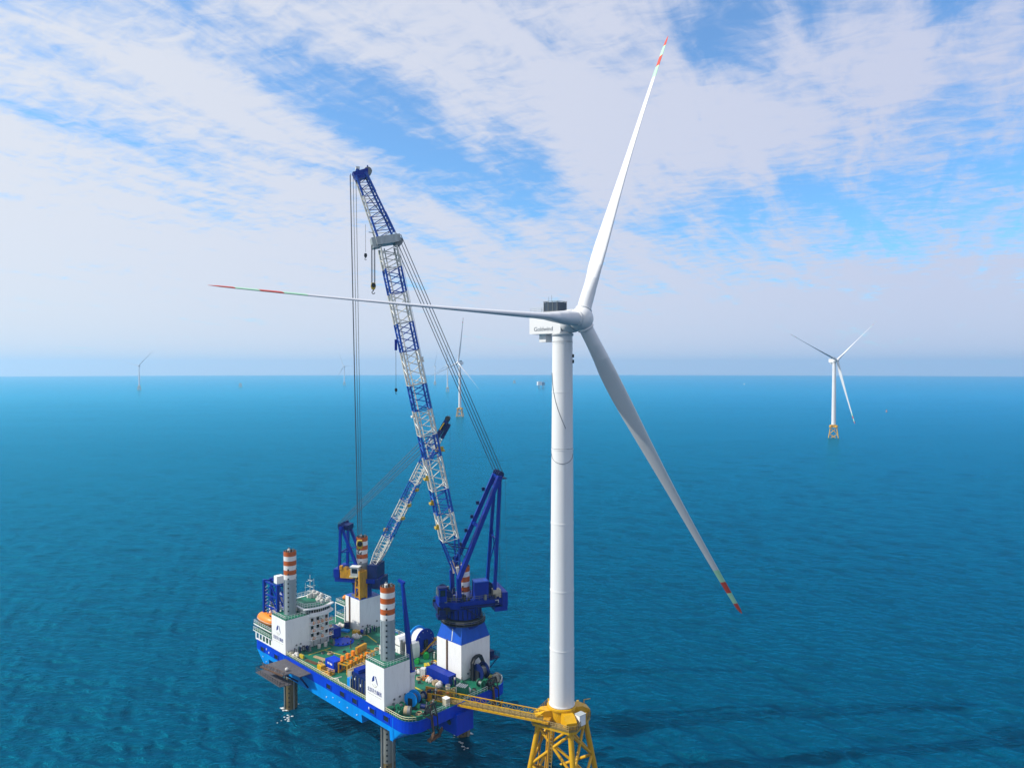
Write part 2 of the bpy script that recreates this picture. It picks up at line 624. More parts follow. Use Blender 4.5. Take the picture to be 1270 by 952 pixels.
    me.loops.add(Q.size)
    me.loops.foreach_set('vertex_index', Q.astype('i4').ravel())
    me.polygons.add(len(Q))
    me.polygons.foreach_set('loop_start', np.arange(0, Q.size, 4, dtype='i4'))
    me.polygons.foreach_set('use_smooth', np.ones(len(Q), dtype=bool))
    me.update()
    me.validate()
    me.materials.append(m)
    o = bpy.data.objects.new('sea', me)
    COL.objects.link(o)
    o['kind'] = 'structure'
WAVE = .0078
build_sea()

# ------------------------------------------------------------------ haze
def build_haze():
    m = bpy.data.materials.new('haze_air')
    m.use_nodes = True
    nt = m.node_tree
    nt.nodes.clear()
    v = nt.nodes.new('ShaderNodeVolumePrincipled')
    v.inputs['Color'].default_value = (.5, .77, 1, 1)
    v.inputs['Density'].default_value = .00013
    v.inputs['Anisotropy'].default_value = .4
    out = nt.nodes.new('ShaderNodeOutputMaterial')
    nt.links.new(v.outputs[0], out.inputs['Volume'])
    M['haze'] = m
    o = mb('haze').bx(-10550, 10550, -10550, 10550, -3, 215).build('haze')
    o['kind'] = 'stuff'
build_haze()

# ------------------------------------------------------------------ wind turbines
RB = 92.0
def blade_mesh(pitch):
    b = MB()
    n = 20
    st = [0, .8, 2.5, 5, 9, 13, 17, 21, 27, 34, 42, 50, 58, 66, 73, 76.3, 80.5, 84.4, 88.2, 90.3, 91.5, 92]
    cuts = {76.3: 'blade_green', 80.5: 'blade_red', 84.4: 'blade_green', 88.2: 'blade_red'}
    def sect(z):
        root = 3.3
        t = z / RB
        if z < 2.6:
            c, th, bl = root, 1.0, 0.0
        else:
            bl = min(1, (z - 2.5) / 13)
            bl = bl * bl * (3 - 2 * bl)
            ch = float(np.interp(t, (0, .08, .15, .22, .3, .4, .5, .6, .74, .85, .94, .985, 1), (4.2, 4.5, 4.85, 4.75, 4.2, 3.4, 2.72, 2.25, 1.8, 1.5, 1.25, .9, .15)))
            c = root * (1 - bl) + ch * bl
            th = 1.0 * (1 - bl) + (.36 - .17 * min(1, t * 1.3)) * bl
        tw = R(14 * (1 - t) ** 2) * bl + R(pitch)
        out = []
        for i in range(n):
            a = 2 * PI * i / n
            x, y = math.cos(a), math.sin(a)
            if bl > 0:
                u = (x + 1) / 2
                ya = y * (.55 + .55 * u) if bl else y
                y = y * (1 - bl) + ya * bl
            px = x * c / 2 - (c - root) * .18 * bl
            py = y * c * th / 2
            bend = 3.4 * t * t
            out.append((px * math.cos(tw) - py * math.sin(tw) + bend, px * math.sin(tw) + py * math.cos(tw), 1.9 + z * (RB - 1.9) / RB))
        return out
    key = 'blade_white'
    for z0, z1 in zip(st[:-1], st[1:]):
        key = cuts.get(z0, key)
        b.mat(key)
        b.add(sect(z0) + sect(z1), [(i, (i + 1) % n, n + (i + 1) % n, n + i) for i in range(n)], True)
    b.add(sect(0), [tuple(reversed(range(n)))])
    b.add(sect(92), [tuple(range(n))])
    b.mat('black').lathe([(1.64, 1.86), (1.64, 2.0)], n=24)
    return b

TILT, CONE = R(7.6), R(2.6)
HUB_OFF = 5.45     # rotor centre ahead of the tower axis
HUB_Z = 110.0
def rotor_axes():
    n = Vector((math.cos(TILT), 0, math.sin(TILT)))    # turbine frame: +x is upwind
    t = Vector((0, 1, 0))
    u = n.cross(t)
    u = u if u.z > 0 else -u
    return n, t, u

def make_turbine(base, yaw_dir, th, label, group=None):
    """base: tower foot, yaw_dir: heading of +x, th: azimuth of the first blade"""
    root = thing('wind_turbine', label, 'wind turbine', base, yaw_dir, group)
    z0 = base[2]
    prof, rr = [], lambda z: 2.97 - .60 * (z - z0) / (107.3 - z0)
    t = mb('tower_white')
    t.lathe([(rr(z0), 0), (rr(46), 46 - z0), (rr(80), 80 - z0), (rr(107.3), 107.3 - z0)], n=48)
    t.lathe([(rr(z0) + .12, 0), (rr(z0) + .12, .3), (rr(z0), .301)], n=48, split=True)
    for zz in (32, 46, 62, 79.5, 93, 104.6):
        t.lathe([(rr(zz) + .0, zz - z0 - .16), (rr(zz) + .05, zz - z0 - .15), (rr(zz) + .05, zz - z0 + .15), (rr(zz), zz - z0 + .16)], n=48, split=True)
    t.mat('steel').lathe([(rr(79.5) + .004, 79.5 - z0 + .17), (rr(79.5) + .004, 79.5 - z0 + .26)], n=48)
    t.lathe([(rr(104.6) + .004, 104.6 - z0 + .17), (rr(104.6) + .004, 104.6 - z0 + .3)], n=48)
    t.build('tower', root)
    # nacelle: box housing, round yaw skirt, generator ring
    h = HUB_Z - z0
    nac = mb('tower_white')
    w = 2.35
    lo, hi = 106.75 - z0, 111.9 - z0
    prof = [(-8.2, lo + .1), (-7.9, lo), (.9, lo), (1.2, lo + .3), (1.2, hi - .4), (.8, hi), (-7.8, hi), (-8.2, hi - .4)]
    nac.extrude([(x, -w, z) for x, z in prof], (0, 2 * w, 0))
    nac.build('nacelle', root)
    ne = root.children[-1]
    un = mb('tower_white').bx(-6.1, -4.1, -1.2, 1.2, lo - 1.9, lo + .02)
    un.build('service_box', ne)
    sk = mb('tower_white').lathe([(2.36, lo - .55), (2.6, lo - .5), (2.6, lo + .01)], n=32)
    sk.build('yaw_ring', ne)
    nv, tv, uv = rotor_axes()
    hubc = Vector((HUB_OFF, 0, h))
    gen = mb('tower_white').lathe([(0, -4.6), (2.2, -4.6), (2.75, -4.3), (2.75, -2.2), (2.2, -2.0), (1.9, -1.9)], hubc, nv, 40)
    gen.build('generator', root)
    cool = MB().mat('radiator')
    c0, c1 = -4.2, -.2
    for y in (-1.7, 1.7):
        cool.box(((c0 + c1) / 2, y, hi + 1.25), (c1 - c0, .18, 2.1))
    for x in (c0, c1):
        cool.box((x, 0, hi + 1.25), (.18, 3.3, 2.1))
    cool.mat('steel')
    for x in (c0, c0 + 1.33, c0 + 2.66, c1):
        for y in (-1.82, 1.82):
            cool.box((x, y, hi + 1.25), (.1, .08, 2.6))
    for y in (-1.82, 1.82):
        for zz in (hi + .2, hi + 2.5):
            cool.box(((c0 + c1) / 2, y, zz), (c1 - c0 + .3, .1, .1))
    for x in (c0 - .1, c1 + .1):
        for zz in (hi + .2, hi + 2.5):
            cool.box((x, 0, zz), (.1, 3.7, .1))
    cool.tube((c0, 1.2, hi + 2.5), (c0, 1.2, hi + 4.3), .04, n=4).tube((c0 + 1, -1.2, hi + 2.5), (c0 + 1, -1.2, hi + 3.6), .04, n=4)
    cool.build('cooler', ne)
    rails = mb('rail_white').rail([(-8.0, -2.2, hi), (-4.6, -2.2, hi), (-4.6, 2.2, hi), (-8.0, 2.2, hi)], 1.1, 1.4, .035, closed=True)
    rails.build('roof_railing', ne)
    # hub: dome facing the wind with three short stubs
    hb = mb('tower_white')
    hb.lathe([(1.6, -1.75), (2.35, -1.9), (2.62, -.9), (2.72, 0), (2.62, .8), (2.3, 1.6), (1.7, 2.25), (.9, 2.62), (0, 2.75)], hubc, nv, 40)
    blades = []
    for k in range(3):
        a = th + k * 2 * PI / 3
        d = (tv * math.cos(a) + uv * math.sin(a)) * math.cos(CONE) + nv * math.sin(CONE)
        d.normalize()
        hb.lathe([(1.8, 0), (1.8, 2.25), (1.95, 2.3), (1.95, 2.55), (1.6, 2.56)], hubc, d, 28)
        ex = (nv - d * nv.dot(d)).normalized()
        ey = d.cross(ex)
        blades.append((d, ex, ey))
    hb.build('hub', root)
    for d, ex, ey in blades:
        o = bpy.data.objects.new('blade', BLADE_FEATHERED if abs(d.z) < .3 else BLADE)
        COL.objects.link(o)
        o.parent = root
        o.matrix_local = frame_matrix(hubc, ex, ey, d)
    return root
_b = blade_mesh(-15).build('blade')
BLADE = _b.data
bpy.data.objects.remove(_b)
_b = blade_mesh(-23).build('blade')
BLADE_FEATHERED = _b.data     # the level blade is pitched further than the other two
bpy.data.objects.remove(_b)

YAW = math.atan2(-math.cos(R(48.56)), math.sin(R(48.56)))
# in the turbine frame +y is right-and-away from the camera
MAIN = make_turbine((11.92, 168.0, 18.6), YAW, R(61.1), 'large white wind turbine standing beside the blue crane rig, rotor fills the frame')
nac = [c for c in MAIN.children if c.name.startswith('nacelle')][0]
tw = [c for c in MAIN.children if c.name.startswith('tower')][0]
text_mesh('lettering', 'Goldwind', 1.4, 'lettering', nac,
          frame_matrix((-3.9, -2.36, 107.85 - 18.6), (1, 0, 0), (0, 0, 1), (0, -1, 0)), .012, .012, 1.05)
# the loose tag line lying on the tower and the work rope round it
def tower_r(z):
    return 2.97 - .60 * (z - 18.6) / (107.3 - 18.6) + .05
def world_to_main(az, z, r):
    a = az - YAW
    return (r * math.cos(a), r * math.sin(a), z - 18.6)
rp = mb('rope')
pts = [world_to_main(R(-168 + 92 * (t ** 1.15)), 97.5 - 13 * t ** .8 + 0, tower_r(90)) for t in [i / 14 for i in range(15)]]
rp.path(pts, .06, 5)
rp.build('tag_line', tw)
rp = mb('rope')
pts = [world_to_main(R(-170 + 150 * t), 78.5 - 2.2 * math.sin(PI * t) ** .6, tower_r(78) + .02) for t in [i / 16 for i in range(17)]]
rp.path(pts, .045, 5)
rp.build('work_rope', tw)
dv = mb('black')
for zz in (101.5, 100.2):
    a = R(-15)
    dv.box(world_to_main(a, zz, tower_r(zz) + .12), (.3, .3, .8))
split_build(dv, 'lamp_bracket', tw, 1)

# ------------------------------------------------------------------ jacket foundations
def make_jacket(base, rz, label, detail=True, group=None):
    root = thing('jacket_foundation', label, 'jacket foundation', base, rz, group)
    PT = 15.4
    A = [R(a) for a in (0, 90, 180, 270)]
    def leg_pt(a, z):
        r = 5.75 + (14.6 - z) * .215
        return Vector((r * math.cos(a), r * math.sin(a), z))
    n = 14 if detail else 8
    for a in A:
        l = mb('yellow').tube(leg_pt(a, -2.5), leg_pt(a, 14.9), .66, .66, n)
        if detail:
            l.tube(leg_pt(a, 13.2), leg_pt(a, 14.9), .78, .78, n)
        l.build('leg', root)
    lv = (14.0, 5.2, -2.4)
    for i in range(4):
        a, b = A[i], A[(i + 1) % 4]
        br = mb('yellow')
        for zt, zb in zip(lv[:-1], lv[1:]):
            br.tube(leg_pt(a, zt), leg_pt(b, zb), .36, n=10 if detail else 6)
            br.tube(leg_pt(b, zt), leg_pt(a, zb), .36, n=10 if detail else 6)
        br.build('brace', root)
    # platform: square deck with the right-hand corner cut back
    r1 = 8.3
    poly = []
    for a, cut in ((0, 1.6), (90, .9), (180, .7), (270, .9)):
        c = Vector((math.cos(R(a)), math.sin(R(a)), 0))
        p = Vector((-c.y, c.x, 0))
        poly += [tuple((c * (r1 - cut) - p * cut)[:2]), tuple((c * (r1 - cut) + p * cut)[:2])]
    d = mb('yellow_worn').prism(poly, PT - .12, PT)
    d.mat('yellow').prism([(x * .985, y * .985) for x, y in poly], PT - .75, PT - .13)
    d.build('platform', root)
    # transition piece: ring flange, sloping box arms down to the legs
    tp = mb('yellow')
    tp.lathe([(3.55, 18.0), (3.55, 18.45), (2.98, 18.5), (2.98, 18.62)], n=36, split=True)
    tp.lathe([(3.1, PT), (3.2, 18.0), (3.55, 18.01)], n=36, split=True)
    for a in A:
        c = Vector((math.cos(a), math.sin(a), 0))
        p = Vector((-c.y, c.x, 0))
        prof = [(2.6, PT + .01), (6.7, PT + .01), (6.7, 17.0), (4.8, 17.95), (2.6, 17.95)]
        for sgn in (-1, 1):
            pass
        tp.extrude([c * x + p * -1.3 + Vector((0, 0, z)) for x, z in prof], p * 2.6)
    tp.build('transition_piece', root)
    if detail:
        rl = mb('yellow_worn').rail([(x, y, PT) for x, y in poly], 1.25, 1.1, .085, (1, .66, .33), closed=True)
        rl.build('railing', root)
        fp = mb('yellow_worn')
        nn = len(poly)
        for i in range(nn):
            a, b = Vector((*poly[i], PT)), Vector((*poly[(i + 1) % nn], PT))
            fp.beam(a + Vector((0, 0, .13)), b + Vector((0, 0, .13)), .06, .26)
        fp.build('toe_board', root)
        lad = mb('yellow_worn')
        a = R(180)
        q = R(228)
        for s_ in (-.35, .35):
            lad.tube((6.4 * math.cos(q) - s_ * math.sin(q), 6.4 * math.sin(q) + s_ * math.cos(q), 15), (8.4 * math.cos(q) - s_ * math.sin(q), 8.4 * math.sin(q) + s_ * math.cos(q), -2), .09, n=5)
        for k in range(22):
            t = k / 22
            rr = 6.4 + 2 * t
            z = 15 - 17 * t
            lad.tube((rr * math.cos(q) + .35 * math.sin(q), rr * math.sin(q) - .35 * math.cos(q), z), (rr * math.cos(q) - .35 * math.sin(q), rr * math.sin(q) + .35 * math.cos(q), z), .06, n=4)
        lad.build('ladder', root)
        jt = mb('mach_yellow')
        for ang, rad in ((R(205), 4.6), (R(215), 5.0), (R(160), 4.6)):
            jt.tube((rad * math.cos(ang), rad * math.sin(ang), 14.7), (rad * 1.35 * math.cos(ang), rad * 1.35 * math.sin(ang), -2.4), .22, n=8)
        jt.build('cable_tube', root)
        pn = mb('yellow')
        pn.box((4.6, -3.9, PT + 1.1), (.25, .25, 2.2)).box((5.3, 3.2, PT + .9), (.5, .5, 1.8))
        pn.tube((6.3, 1.6, PT), (6.3, 1.6, PT + 2.6), .13, n=8).tube((6.3, 1.6, PT + 2.6), (7.4, .3, PT + 3.3), .1, n=6)
        pn.build('davit', root)
    return root
JR = R(16)
JK = make_jacket((11.92, 168.0, 0), JR, 'yellow steel jacket under the large near wind turbine, joined by the gangway')
# white transformer cabinet on the platform
cb_loc = Matrix.Rotation(JR, 4, 'Z') @ Vector((5.0, -1.9, 0))
cab = thing('equipment_cabinet', 'white equipment cabinet on the yellow platform right of the tower foot', 'cabinet', (15.95, 164.1, 15.405), R(40))
mb('white').bx(-1.0, 1.0, -.75, .75, .12, 2.6).build('housing', cab)
g = mb('steel')
for z in (.6, .95, 1.3):
    g.bx(-1.02, -1.002, -.5, .1, z, z + .2)
g.build('vent', cab)
mb('head_grey').bx(-1.1, 1.1, -.85, .85, 2.602, 2.7).build('roof', cab)
mb('steel').bx(-.9, -.6, -.7, .7, 0, .118).bx(.6, .9, -.7, .7, 0, .118).build('skid', cab)

# ------------------------------------------------------------------ the rig: jack-up vessel
AN = -.77079998
RC = Vector((-38.644, 196.531, 0))
E_ = Vector((math.cos(AN), math.sin(AN), 0))
G_ = Vector((-math.sin(AN), math.cos(AN), 0))
def RL(l, m, z=0.0):
    p = RC + E_ * l + G_ * m
    return Vector((p.x, p.y, z))
def rig_thing(name, label, cat, l, m, z, rz=0.0, group=None):
    return thing(name, label, cat, RL(l, m, z), AN + rz, group)
HL, HW = 23.717, 12.281
DK = 17.7
V = thing('jack_up_vessel', 'blue jack-up crane vessel with green deck standing on striped legs', 'jack-up vessel', RL(0, 0, 0), AN)

def rounded(l0, l1, m0, m1, r0, r1, n=7):
    pts = []
    for cx, cy, r, a0 in ((l1 - r1, m0 + r1, r1, -90), (l1 - r1, m1 - r1, r1, 0), (l0 + r0, m1 - r0, r0, 90), (l0 + r0, m0 + r0, r0, 180)):
        for i in range(n + 1):
            a = R(a0 + 90 * i / n)
            pts.append((cx + r * math.cos(a), cy + r * math.sin(a)))
    return pts
def build_hull():
    h = MB()
    top = rounded(-37.6, 37.3, -16.2, 16.2, 1.2, 4.0)
    n = len(top)
    ZS, ZB = 15.05, 11.6
    # topsides: dark blue band
    h.mat('hull_blue')
    vs = [(x, y, DK - .12) for x, y in top] + [(x, y, ZS) for x, y in top]
    h.add(vs, [(i, n + i, n + (i + 1) % n, (i + 1) % n) for i in range(n)])
    # lower strake, light blue, raked at both ends
    h.mat('light_blue')
    def low(x, y):
        X = max(-33.2, min(30.2, x))
        return (X, max(-15.9, min(15.9, y)), ZB)
    bot = [low(x, y) for x, y in top]
    # flat sides between, with the leg-well step near the two forward legs
    vs = [(x, y, ZS) for x, y in top] + bot
    fs = [(i, n + i, n + (i + 1) % n, (i + 1) % n) for i in range(n)]
    h.add(vs, fs)
    h.mat('hull_blue').add(bot, [tuple(reversed(range(n)))])
    h.add([(x, y, DK - .12) for x, y in top], [tuple(range(n))])
    return h
hull = build_hull().build('hull', V)
_bm = bmesh.new()
_bm.from_mesh(hull.data)
bmesh.ops.remove_doubles(_bm, verts=_bm.verts, dist=.001)
bmesh.ops.recalc_face_normals(_bm, faces=_bm.faces)
_bm.to_mesh(hull.data)
_bm.free()
# leg-well steps: pockets cut in the bottom, read as dark recesses beside lighter strake
def cutter():
    c = MB().mat('light_blue')
    for l0 in (18.0, -29.6):
        for m0 in (-17, 7.6):
            c.bx(l0, l0 + 11.5, m0, m0 + 9.4, 10, 13.75)
    return c
cu = cutter().build('leg_well', V)
bm_ = hull.modifiers.new('wells', 'BOOLEAN')
bm_.object = cu
bm_.operation = 'DIFFERENCE'
bm_.solver = 'EXACT'
bpy.context.view_layer.update()
me2 = bpy.data.meshes.new_from_object(hull.evaluated_get(bpy.context.evaluated_depsgraph_get()))
hull.modifiers.clear()
hull.data = me2
bpy.data.objects.remove(cu)
# hull openings (dark fairlead ports) with sills
for k, (l, z) in enumerate(((-33.0, 15.85), (-24.6, 15.9), (3.4, 16.1), (9.8, 16.2), (15.4, 16.25), (22.9, 16.3), (28.5, 16.4))):
    w = mb('hull_blue')
    y = -16.21
    w.bx(l - 1.15, l + 1.15, y - .16, y, z + .62, z + .76).bx(l - 1.15, l + 1.15, y - .16, y, z - .76, z - .62)
    w.bx(l - 1.15, l - 1.0, y - .16, y, z - .615, z + .615).bx(l + 1.0, l + 1.15, y - .16, y, z - .615, z + .615)
    o = w.build('hull_port', hull)
    mb('black').bx(l - 1.0, l + 1.0, y - .03, y - .002, z - .61, z + .61).build('opening', o) if False else None
    mb('black').bx(l - 1.0, l + 1.0, y - .05, y + .0, z - .61, z + .61).build('port_opening', hull)
f = mb('rail_white')
for l, z in ((-30.5, 16.5), (-29, 15.9), (21.5, 16.6), (35.2, 16.4)):
    f.box((l, -16.2 if l < 33 else -15.0, z), (.35, .25, .5))
for l, z in ((-33, 13.6), (-31, 12.6), (5.2, 13.8), (8.2, 13.6), (11.8, 13.4), (16, 13.0), (2, 12.9)):
    f.box((l, -16.07, z), (.3, .2, .22))
split_build(f, 'fairlead', hull, 1)
fr = mb('light_blue')
for l in (-20.3, 31.0):
    fr.box((l, -16.22, 14.6), (.14, .08, 5.6))
split_build(fr, 'fender_strip', hull, 1)
# thruster trunk box under the end of the hull
tr = mb('hull_blue').bx(31.5, 38.4, -3.0, 2.4, 10.9, 15.9).build('thruster_trunk', hull)
for l in (33.2, 35.6):
    bl = mb('black')
    bl.lathe([(0, .06), (.7, .06), (.75, 0)], (l, -3.0, 13.4), (0, -1, 0), 16)
    bl.build('thruster_opening', hull)
# deck plate and markings
dk = mb('deck_green').prism(rounded(-37.5, 37.2, -16.1, 16.1, 1.1, 3.9), DK - .1, DK)
dk = dk.build('deck', V)
ln = mb('line_yellow')
def line(pts, w=.34):
    for a, b in zip(pts[:-1], pts[1:]):
        ln.beam((*a, DK + .006), (*b, DK + .006), .012, w, up=(0, 0, 1)) if False else None
        a, b = Vector((*a, 0)), Vector((*b, 0))
        d = (b - a).normalized()
        p = Vector((-d.y, d.x, 0)) * (w / 2)
        z = Vector((0, 0, DK + .005))
        ln.add([a - p + z, b - p + z, b + p + z, a + p + z], [(0, 1, 2, 3)])
line([(-14.8, -6.4), (-8.1, -4.8)])
line([(-8.0, -4.7), (-7.9, -2.4), (-4.4, -1.1)])
line([(-17.9, 5.2), (-16.0, 8.7), (-9.0, 7.4)])
line([(2, -3.2), (35.3, -3.0)], .45)
line([(-15.2, -11.4), (-15.2, -4.3)])
line([(30.5, -13.6), (34.5, -12.6)])
ln.build('deck_marking', dk)
sill = mb('hull_blue')
rp_ = rounded(-37.55, 37.25, -16.15, 16.15, 1.2, 4.0)
for a, b in zip(rp_, rp_[1:] + rp_[:1]):
    if (Vector(a) - Vector(b)).length > .01:
        sill.beam((*a, DK + .06), (*b, DK + .06), .12, .12)
sill.build('deck_coaming', dk)

# legs
def make_leg(l, m, wet):
    g = mb('leg_grey')
    r = 1.77
    TZ = 45.9
    edges = [(-3, 'leg_wet'), (wet, 'leg_stain'), (14, 'leg_grey'), (TZ - 8.0, 'band_white'), (TZ - 6.66, 'orange_band'), (TZ - 5.33, 'band_white'), (TZ - 4.0, 'orange_band'), (TZ - 2.66, 'band_white'), (TZ - 1.33, 'orange_band'), (TZ, None)]
    for (z0, k), (z1, _) in zip(edges[:-1], edges[1:]):
        g.mat(k)
        g.lathe([(r, z0), (r, z1)], (l, m, 0), n=32)
    g.mat('rust').lathe([(r, TZ), (r - .12, TZ), (r - .12, TZ - .8), (0, TZ - .8)], (l, m, 0), n=32, split=True)
    o = g.build('leg', V)
    h = mb('black')
    for q in range(4):
        a = R(45 + 90 * q)
        c = Vector((math.cos(a), math.sin(a), 0))
        p = Vector((-c.y, c.x, 0))
        z = 1.2
        while z < TZ - 4.8:
            h.box(Vector((l, m, z)) + c * (r - .02), (.1, .42, .42), (c, p, Vector((0, 0, 1))))
            z += 1.32
    h.build('pin_hole', o)
    # guide rails down the leg below the bands
    for q in range(4):
        a = R(90 * q)
        gr = mb('leg_grey')
        gr.mat('leg_grey').tube((l + (r + .05) * math.cos(a), m + (r + .05) * math.sin(a), 28), (l + (r + .05) * math.cos(a), m + (r + .05) * math.sin(a), TZ - 8.2), .1, n=5)
        gr.mat('leg_stain').tube((l + (r + .12) * math.cos(a), m + (r + .12) * math.sin(a), -2), (l + (r + .12) * math.cos(a), m + (r + .12) * math.sin(a), 13.7), .26, n=6)
        gr.build('guide_rail', o)
    tp = mb('steel')
    for k in range(5):
        a = R(72 * k + 20)
        tp.bx(l + 1.1 * math.cos(a) - .18, l + 1.1 * math.cos(a) + .18, m + 1.1 * math.sin(a) - .18, m + 1.1 * math.sin(a) + .18, TZ - .8, TZ + .15 + .25 * (k % 3))
    tp.mat('bag').tube((l + .5, m - .4, TZ - .8), (l + .5, m - .4, TZ + .75), .12, n=6).bx(l - 1.1, l - .3, m - .2, m + .3, TZ - .8, TZ + .3)
    tp.build('leg_cap', o)
    return o
LEGS = {}
for k, (sl, sm) in {'A': (-1, -1), 'B': (1, -1), 'C': (-1, 1), 'D': (1, 1)}.items():
    LEGS[k] = make_leg(sl * HL, sm * HW, 3.2 if k == 'B' else 9.5)

# leg houses (jack houses)
def house(l0, l1, m0, m1, z1, roof='deck_green', rail=True):
    h = mb('white').bx(l0, l1, m0, m1, DK + .004, z1)
    o = h.build('leg_house', V)
    d = mb(roof).bx(l0 - .03, l1 + .03, m0 - .03, m1 + .03, z1 + .002, z1 + .12)
    d.build('roof', o)
    if rail:
        mb('rail_white').rail([(l0 + .1, m0 + .1, z1 + .12), (l1 - .1, m0 + .1, z1 + .12), (l1 - .1, m1 - .1, z1 + .12), (l0 + .1, m1 - .1, z1 + .12)], 1.0, .95, .05, closed=True).build('roof_railing', o)
    jj = mb('steel')
    rr = random.Random(int(l0 * 10 + m0))
    for k in range(5):
        x = l1 + .12
        y = m0 + 1 + rr.random() * (m1 - m0 - 2)
        z = DK + .6 + rr.random() * 1.6
        jj.bx(x - .12, x + .14, y - .2, y + .2, z, z + .35)
    split_build(jj, 'wall_fitting', o, 1)
    return o
HA = house(-HL - 3.6, -HL + 4.4, -16.2, -HW + 3.65, 27.6)
HB = house(HL - 3.65, HL + 3.9, -16.2, -HW + 3.65, 28.0)
HC = house(-HL - 3.35, -HL + 4.4, 8.35, HW + 3.65, 27.6, 'roof_blue', False)
HD = house(HL - 5.05, HL + 4.7, HW - 4.9, HW + 5.3, 27.0, 'roof_blue', False)
def emblem(par, lc, zc):
    # company mark: two leaning blue blades over a pale swoosh, characters under it
    y = -16.23
    b = mb('logo_blue')
    def poly(pts, t=.02):
        b.extrude([(lc + x, y, zc + z) for x, z in pts], (0, t, 0))
    poly([(-1.15, -.6), (-1.0, .3), (-.4, 1.05), (-.14, 1.05), (-.14, -.1)])
    poly([(.1, 1.05), (.52, 1.05), (1.38, -.95), (.88, -.55)])
    b.build('emblem', par)
    g = mb('logo_grey')
    pts = [(-.95 + 1.9 * i / 10, -1.05 - .55 * math.sin(PI * i / 10)) for i in range(11)]
    for (x0, z0), (x1, z1) in zip(pts[:-1], pts[1:]):
        g.beam((lc + x0, y + .01, zc + z0), (lc + x1, y + .01, zc + z1), .16, .02, up=(0, 1, 0))
    g.beam((lc - .3, y + .01, zc - 1.0), (lc + .45, y + .01, zc - 1.15), .12, .02, up=(0, 1, 0))
    g.build('swoosh', par)
    text_mesh('lettering', '北京海力集团', 1.12, 'logo_blue', par, frame_matrix((lc - .1, y + .01, zc - 2.75), (1, 0, 0), (0, 0, 1), (0, -1, 0)), .012, .01, .86)
    u = mb('logo_grey')
    for k in range(4):
        u.bx(lc - 2.75 + k * 1.4, lc - 2.75 + k * 1.4 + 1.1, y, y + .012, zc - 3.75, zc - 3.62)
    u.build('underline', par)
emblem(HA, -HL + .35, 24.2)
emblem(HB, HL + .1, 24.0)
# brown cable trunks up the houses C and D
mb('rust').bx(-25.0, -24.4, 8.15, 8.34, DK + .1, 27.6).build('cable_trunk', HC)
mb('rust').bx(22.6, 23.1, HW - 5.1, HW - 4.905, DK + .1, 27.0).beam((22.85, HW - 4.75, 27.0), (23.1, HW - 3.4, 30.6), .5, .3).build('cable_trunk', HD)
# pedestal for the big crane: blue pyramid to a round neck
pd = mb('roof_blue')
pd.frustum(HL - 5.0, HL + 4.65, HW - 4.85, HW + 5.25, 27.13, HL - 3.9, HL + 3.9, HW - 3.9, HW + 3.9, 31.2)
pd.mat('crane_blue').lathe([(4.4, 30.2), (4.4, 32.0)], (HL, HW, 0), n=28)
pdo = pd.build('crane_pedestal', HD)
st = mb('rail_white')
st.beam((24.6, HW - 4.8, 27.2), (24.2, HW - 3.95, 31.0), .3, .12)
st.build('pedestal_ladder', HD)
ca = mb('black')
ca.lathe([(4.0, 31.4), (6.0, 31.4), (6.0, 31.55), (4.0, 31.55)], (HL, HW, 0), n=28, split=True)
ca.build('catwalk', HD)
mb('steel').rail([(HL + 5.9 * math.cos(R(a)), HW + 5.9 * math.sin(R(a)), 31.55) for a in range(0, 360, 20)], 1.0, 2.2, .06, closed=True).build('catwalk_railing', HD)
mb('crane_blue').lathe([(3.0, 27.7), (3.0, 31.4)], (-HL, HW, 0), n=24).build('crane_pedestal', HC)

# deck-edge railings
rl = MB()
rl.mat('rail')
edge = rounded(-37.3, 37.0, -15.95, 15.95, 1.0, 3.7)
rl.rail([(-19.2, -15.95, DK), (19.9, -15.95, DK)], 1.05, .8, .07)
rl.rail([(27.8, -15.95, DK), (33.3, -15.95, DK)] + [(x, y, DK) for x, y in edge[:6]], 1.05, .8, .07)
rl.mat('rail_white').rail([(37.0, -9.5, DK), (37.0, -4.0, DK)], 1.05, 1.2, .05)
rl.rail([(37.0, .6, DK), (37.0, 8.5, DK)], 1.05, 1.2, .05)
rl.rail([(x, y, DK) for x, y in edge[9:15]], 1.05, 1.2, .06)
rl.rail([(17.5, 15.95, DK), (-19, 15.95, DK)], 1.05, 1.6, .05)
rl.build('deck_railing', V)
# bow bulwark rim at the near corner
bw = mb('dark_green')
for (a, b) in zip(edge[1:7], edge[2:8]):
    bw.beam((a[0] - .35, a[1] + .3, DK + .45), (b[0] - .35, b[1] + .3, DK + .45), .5, .9)
bw.build('corner_bulwark', V)

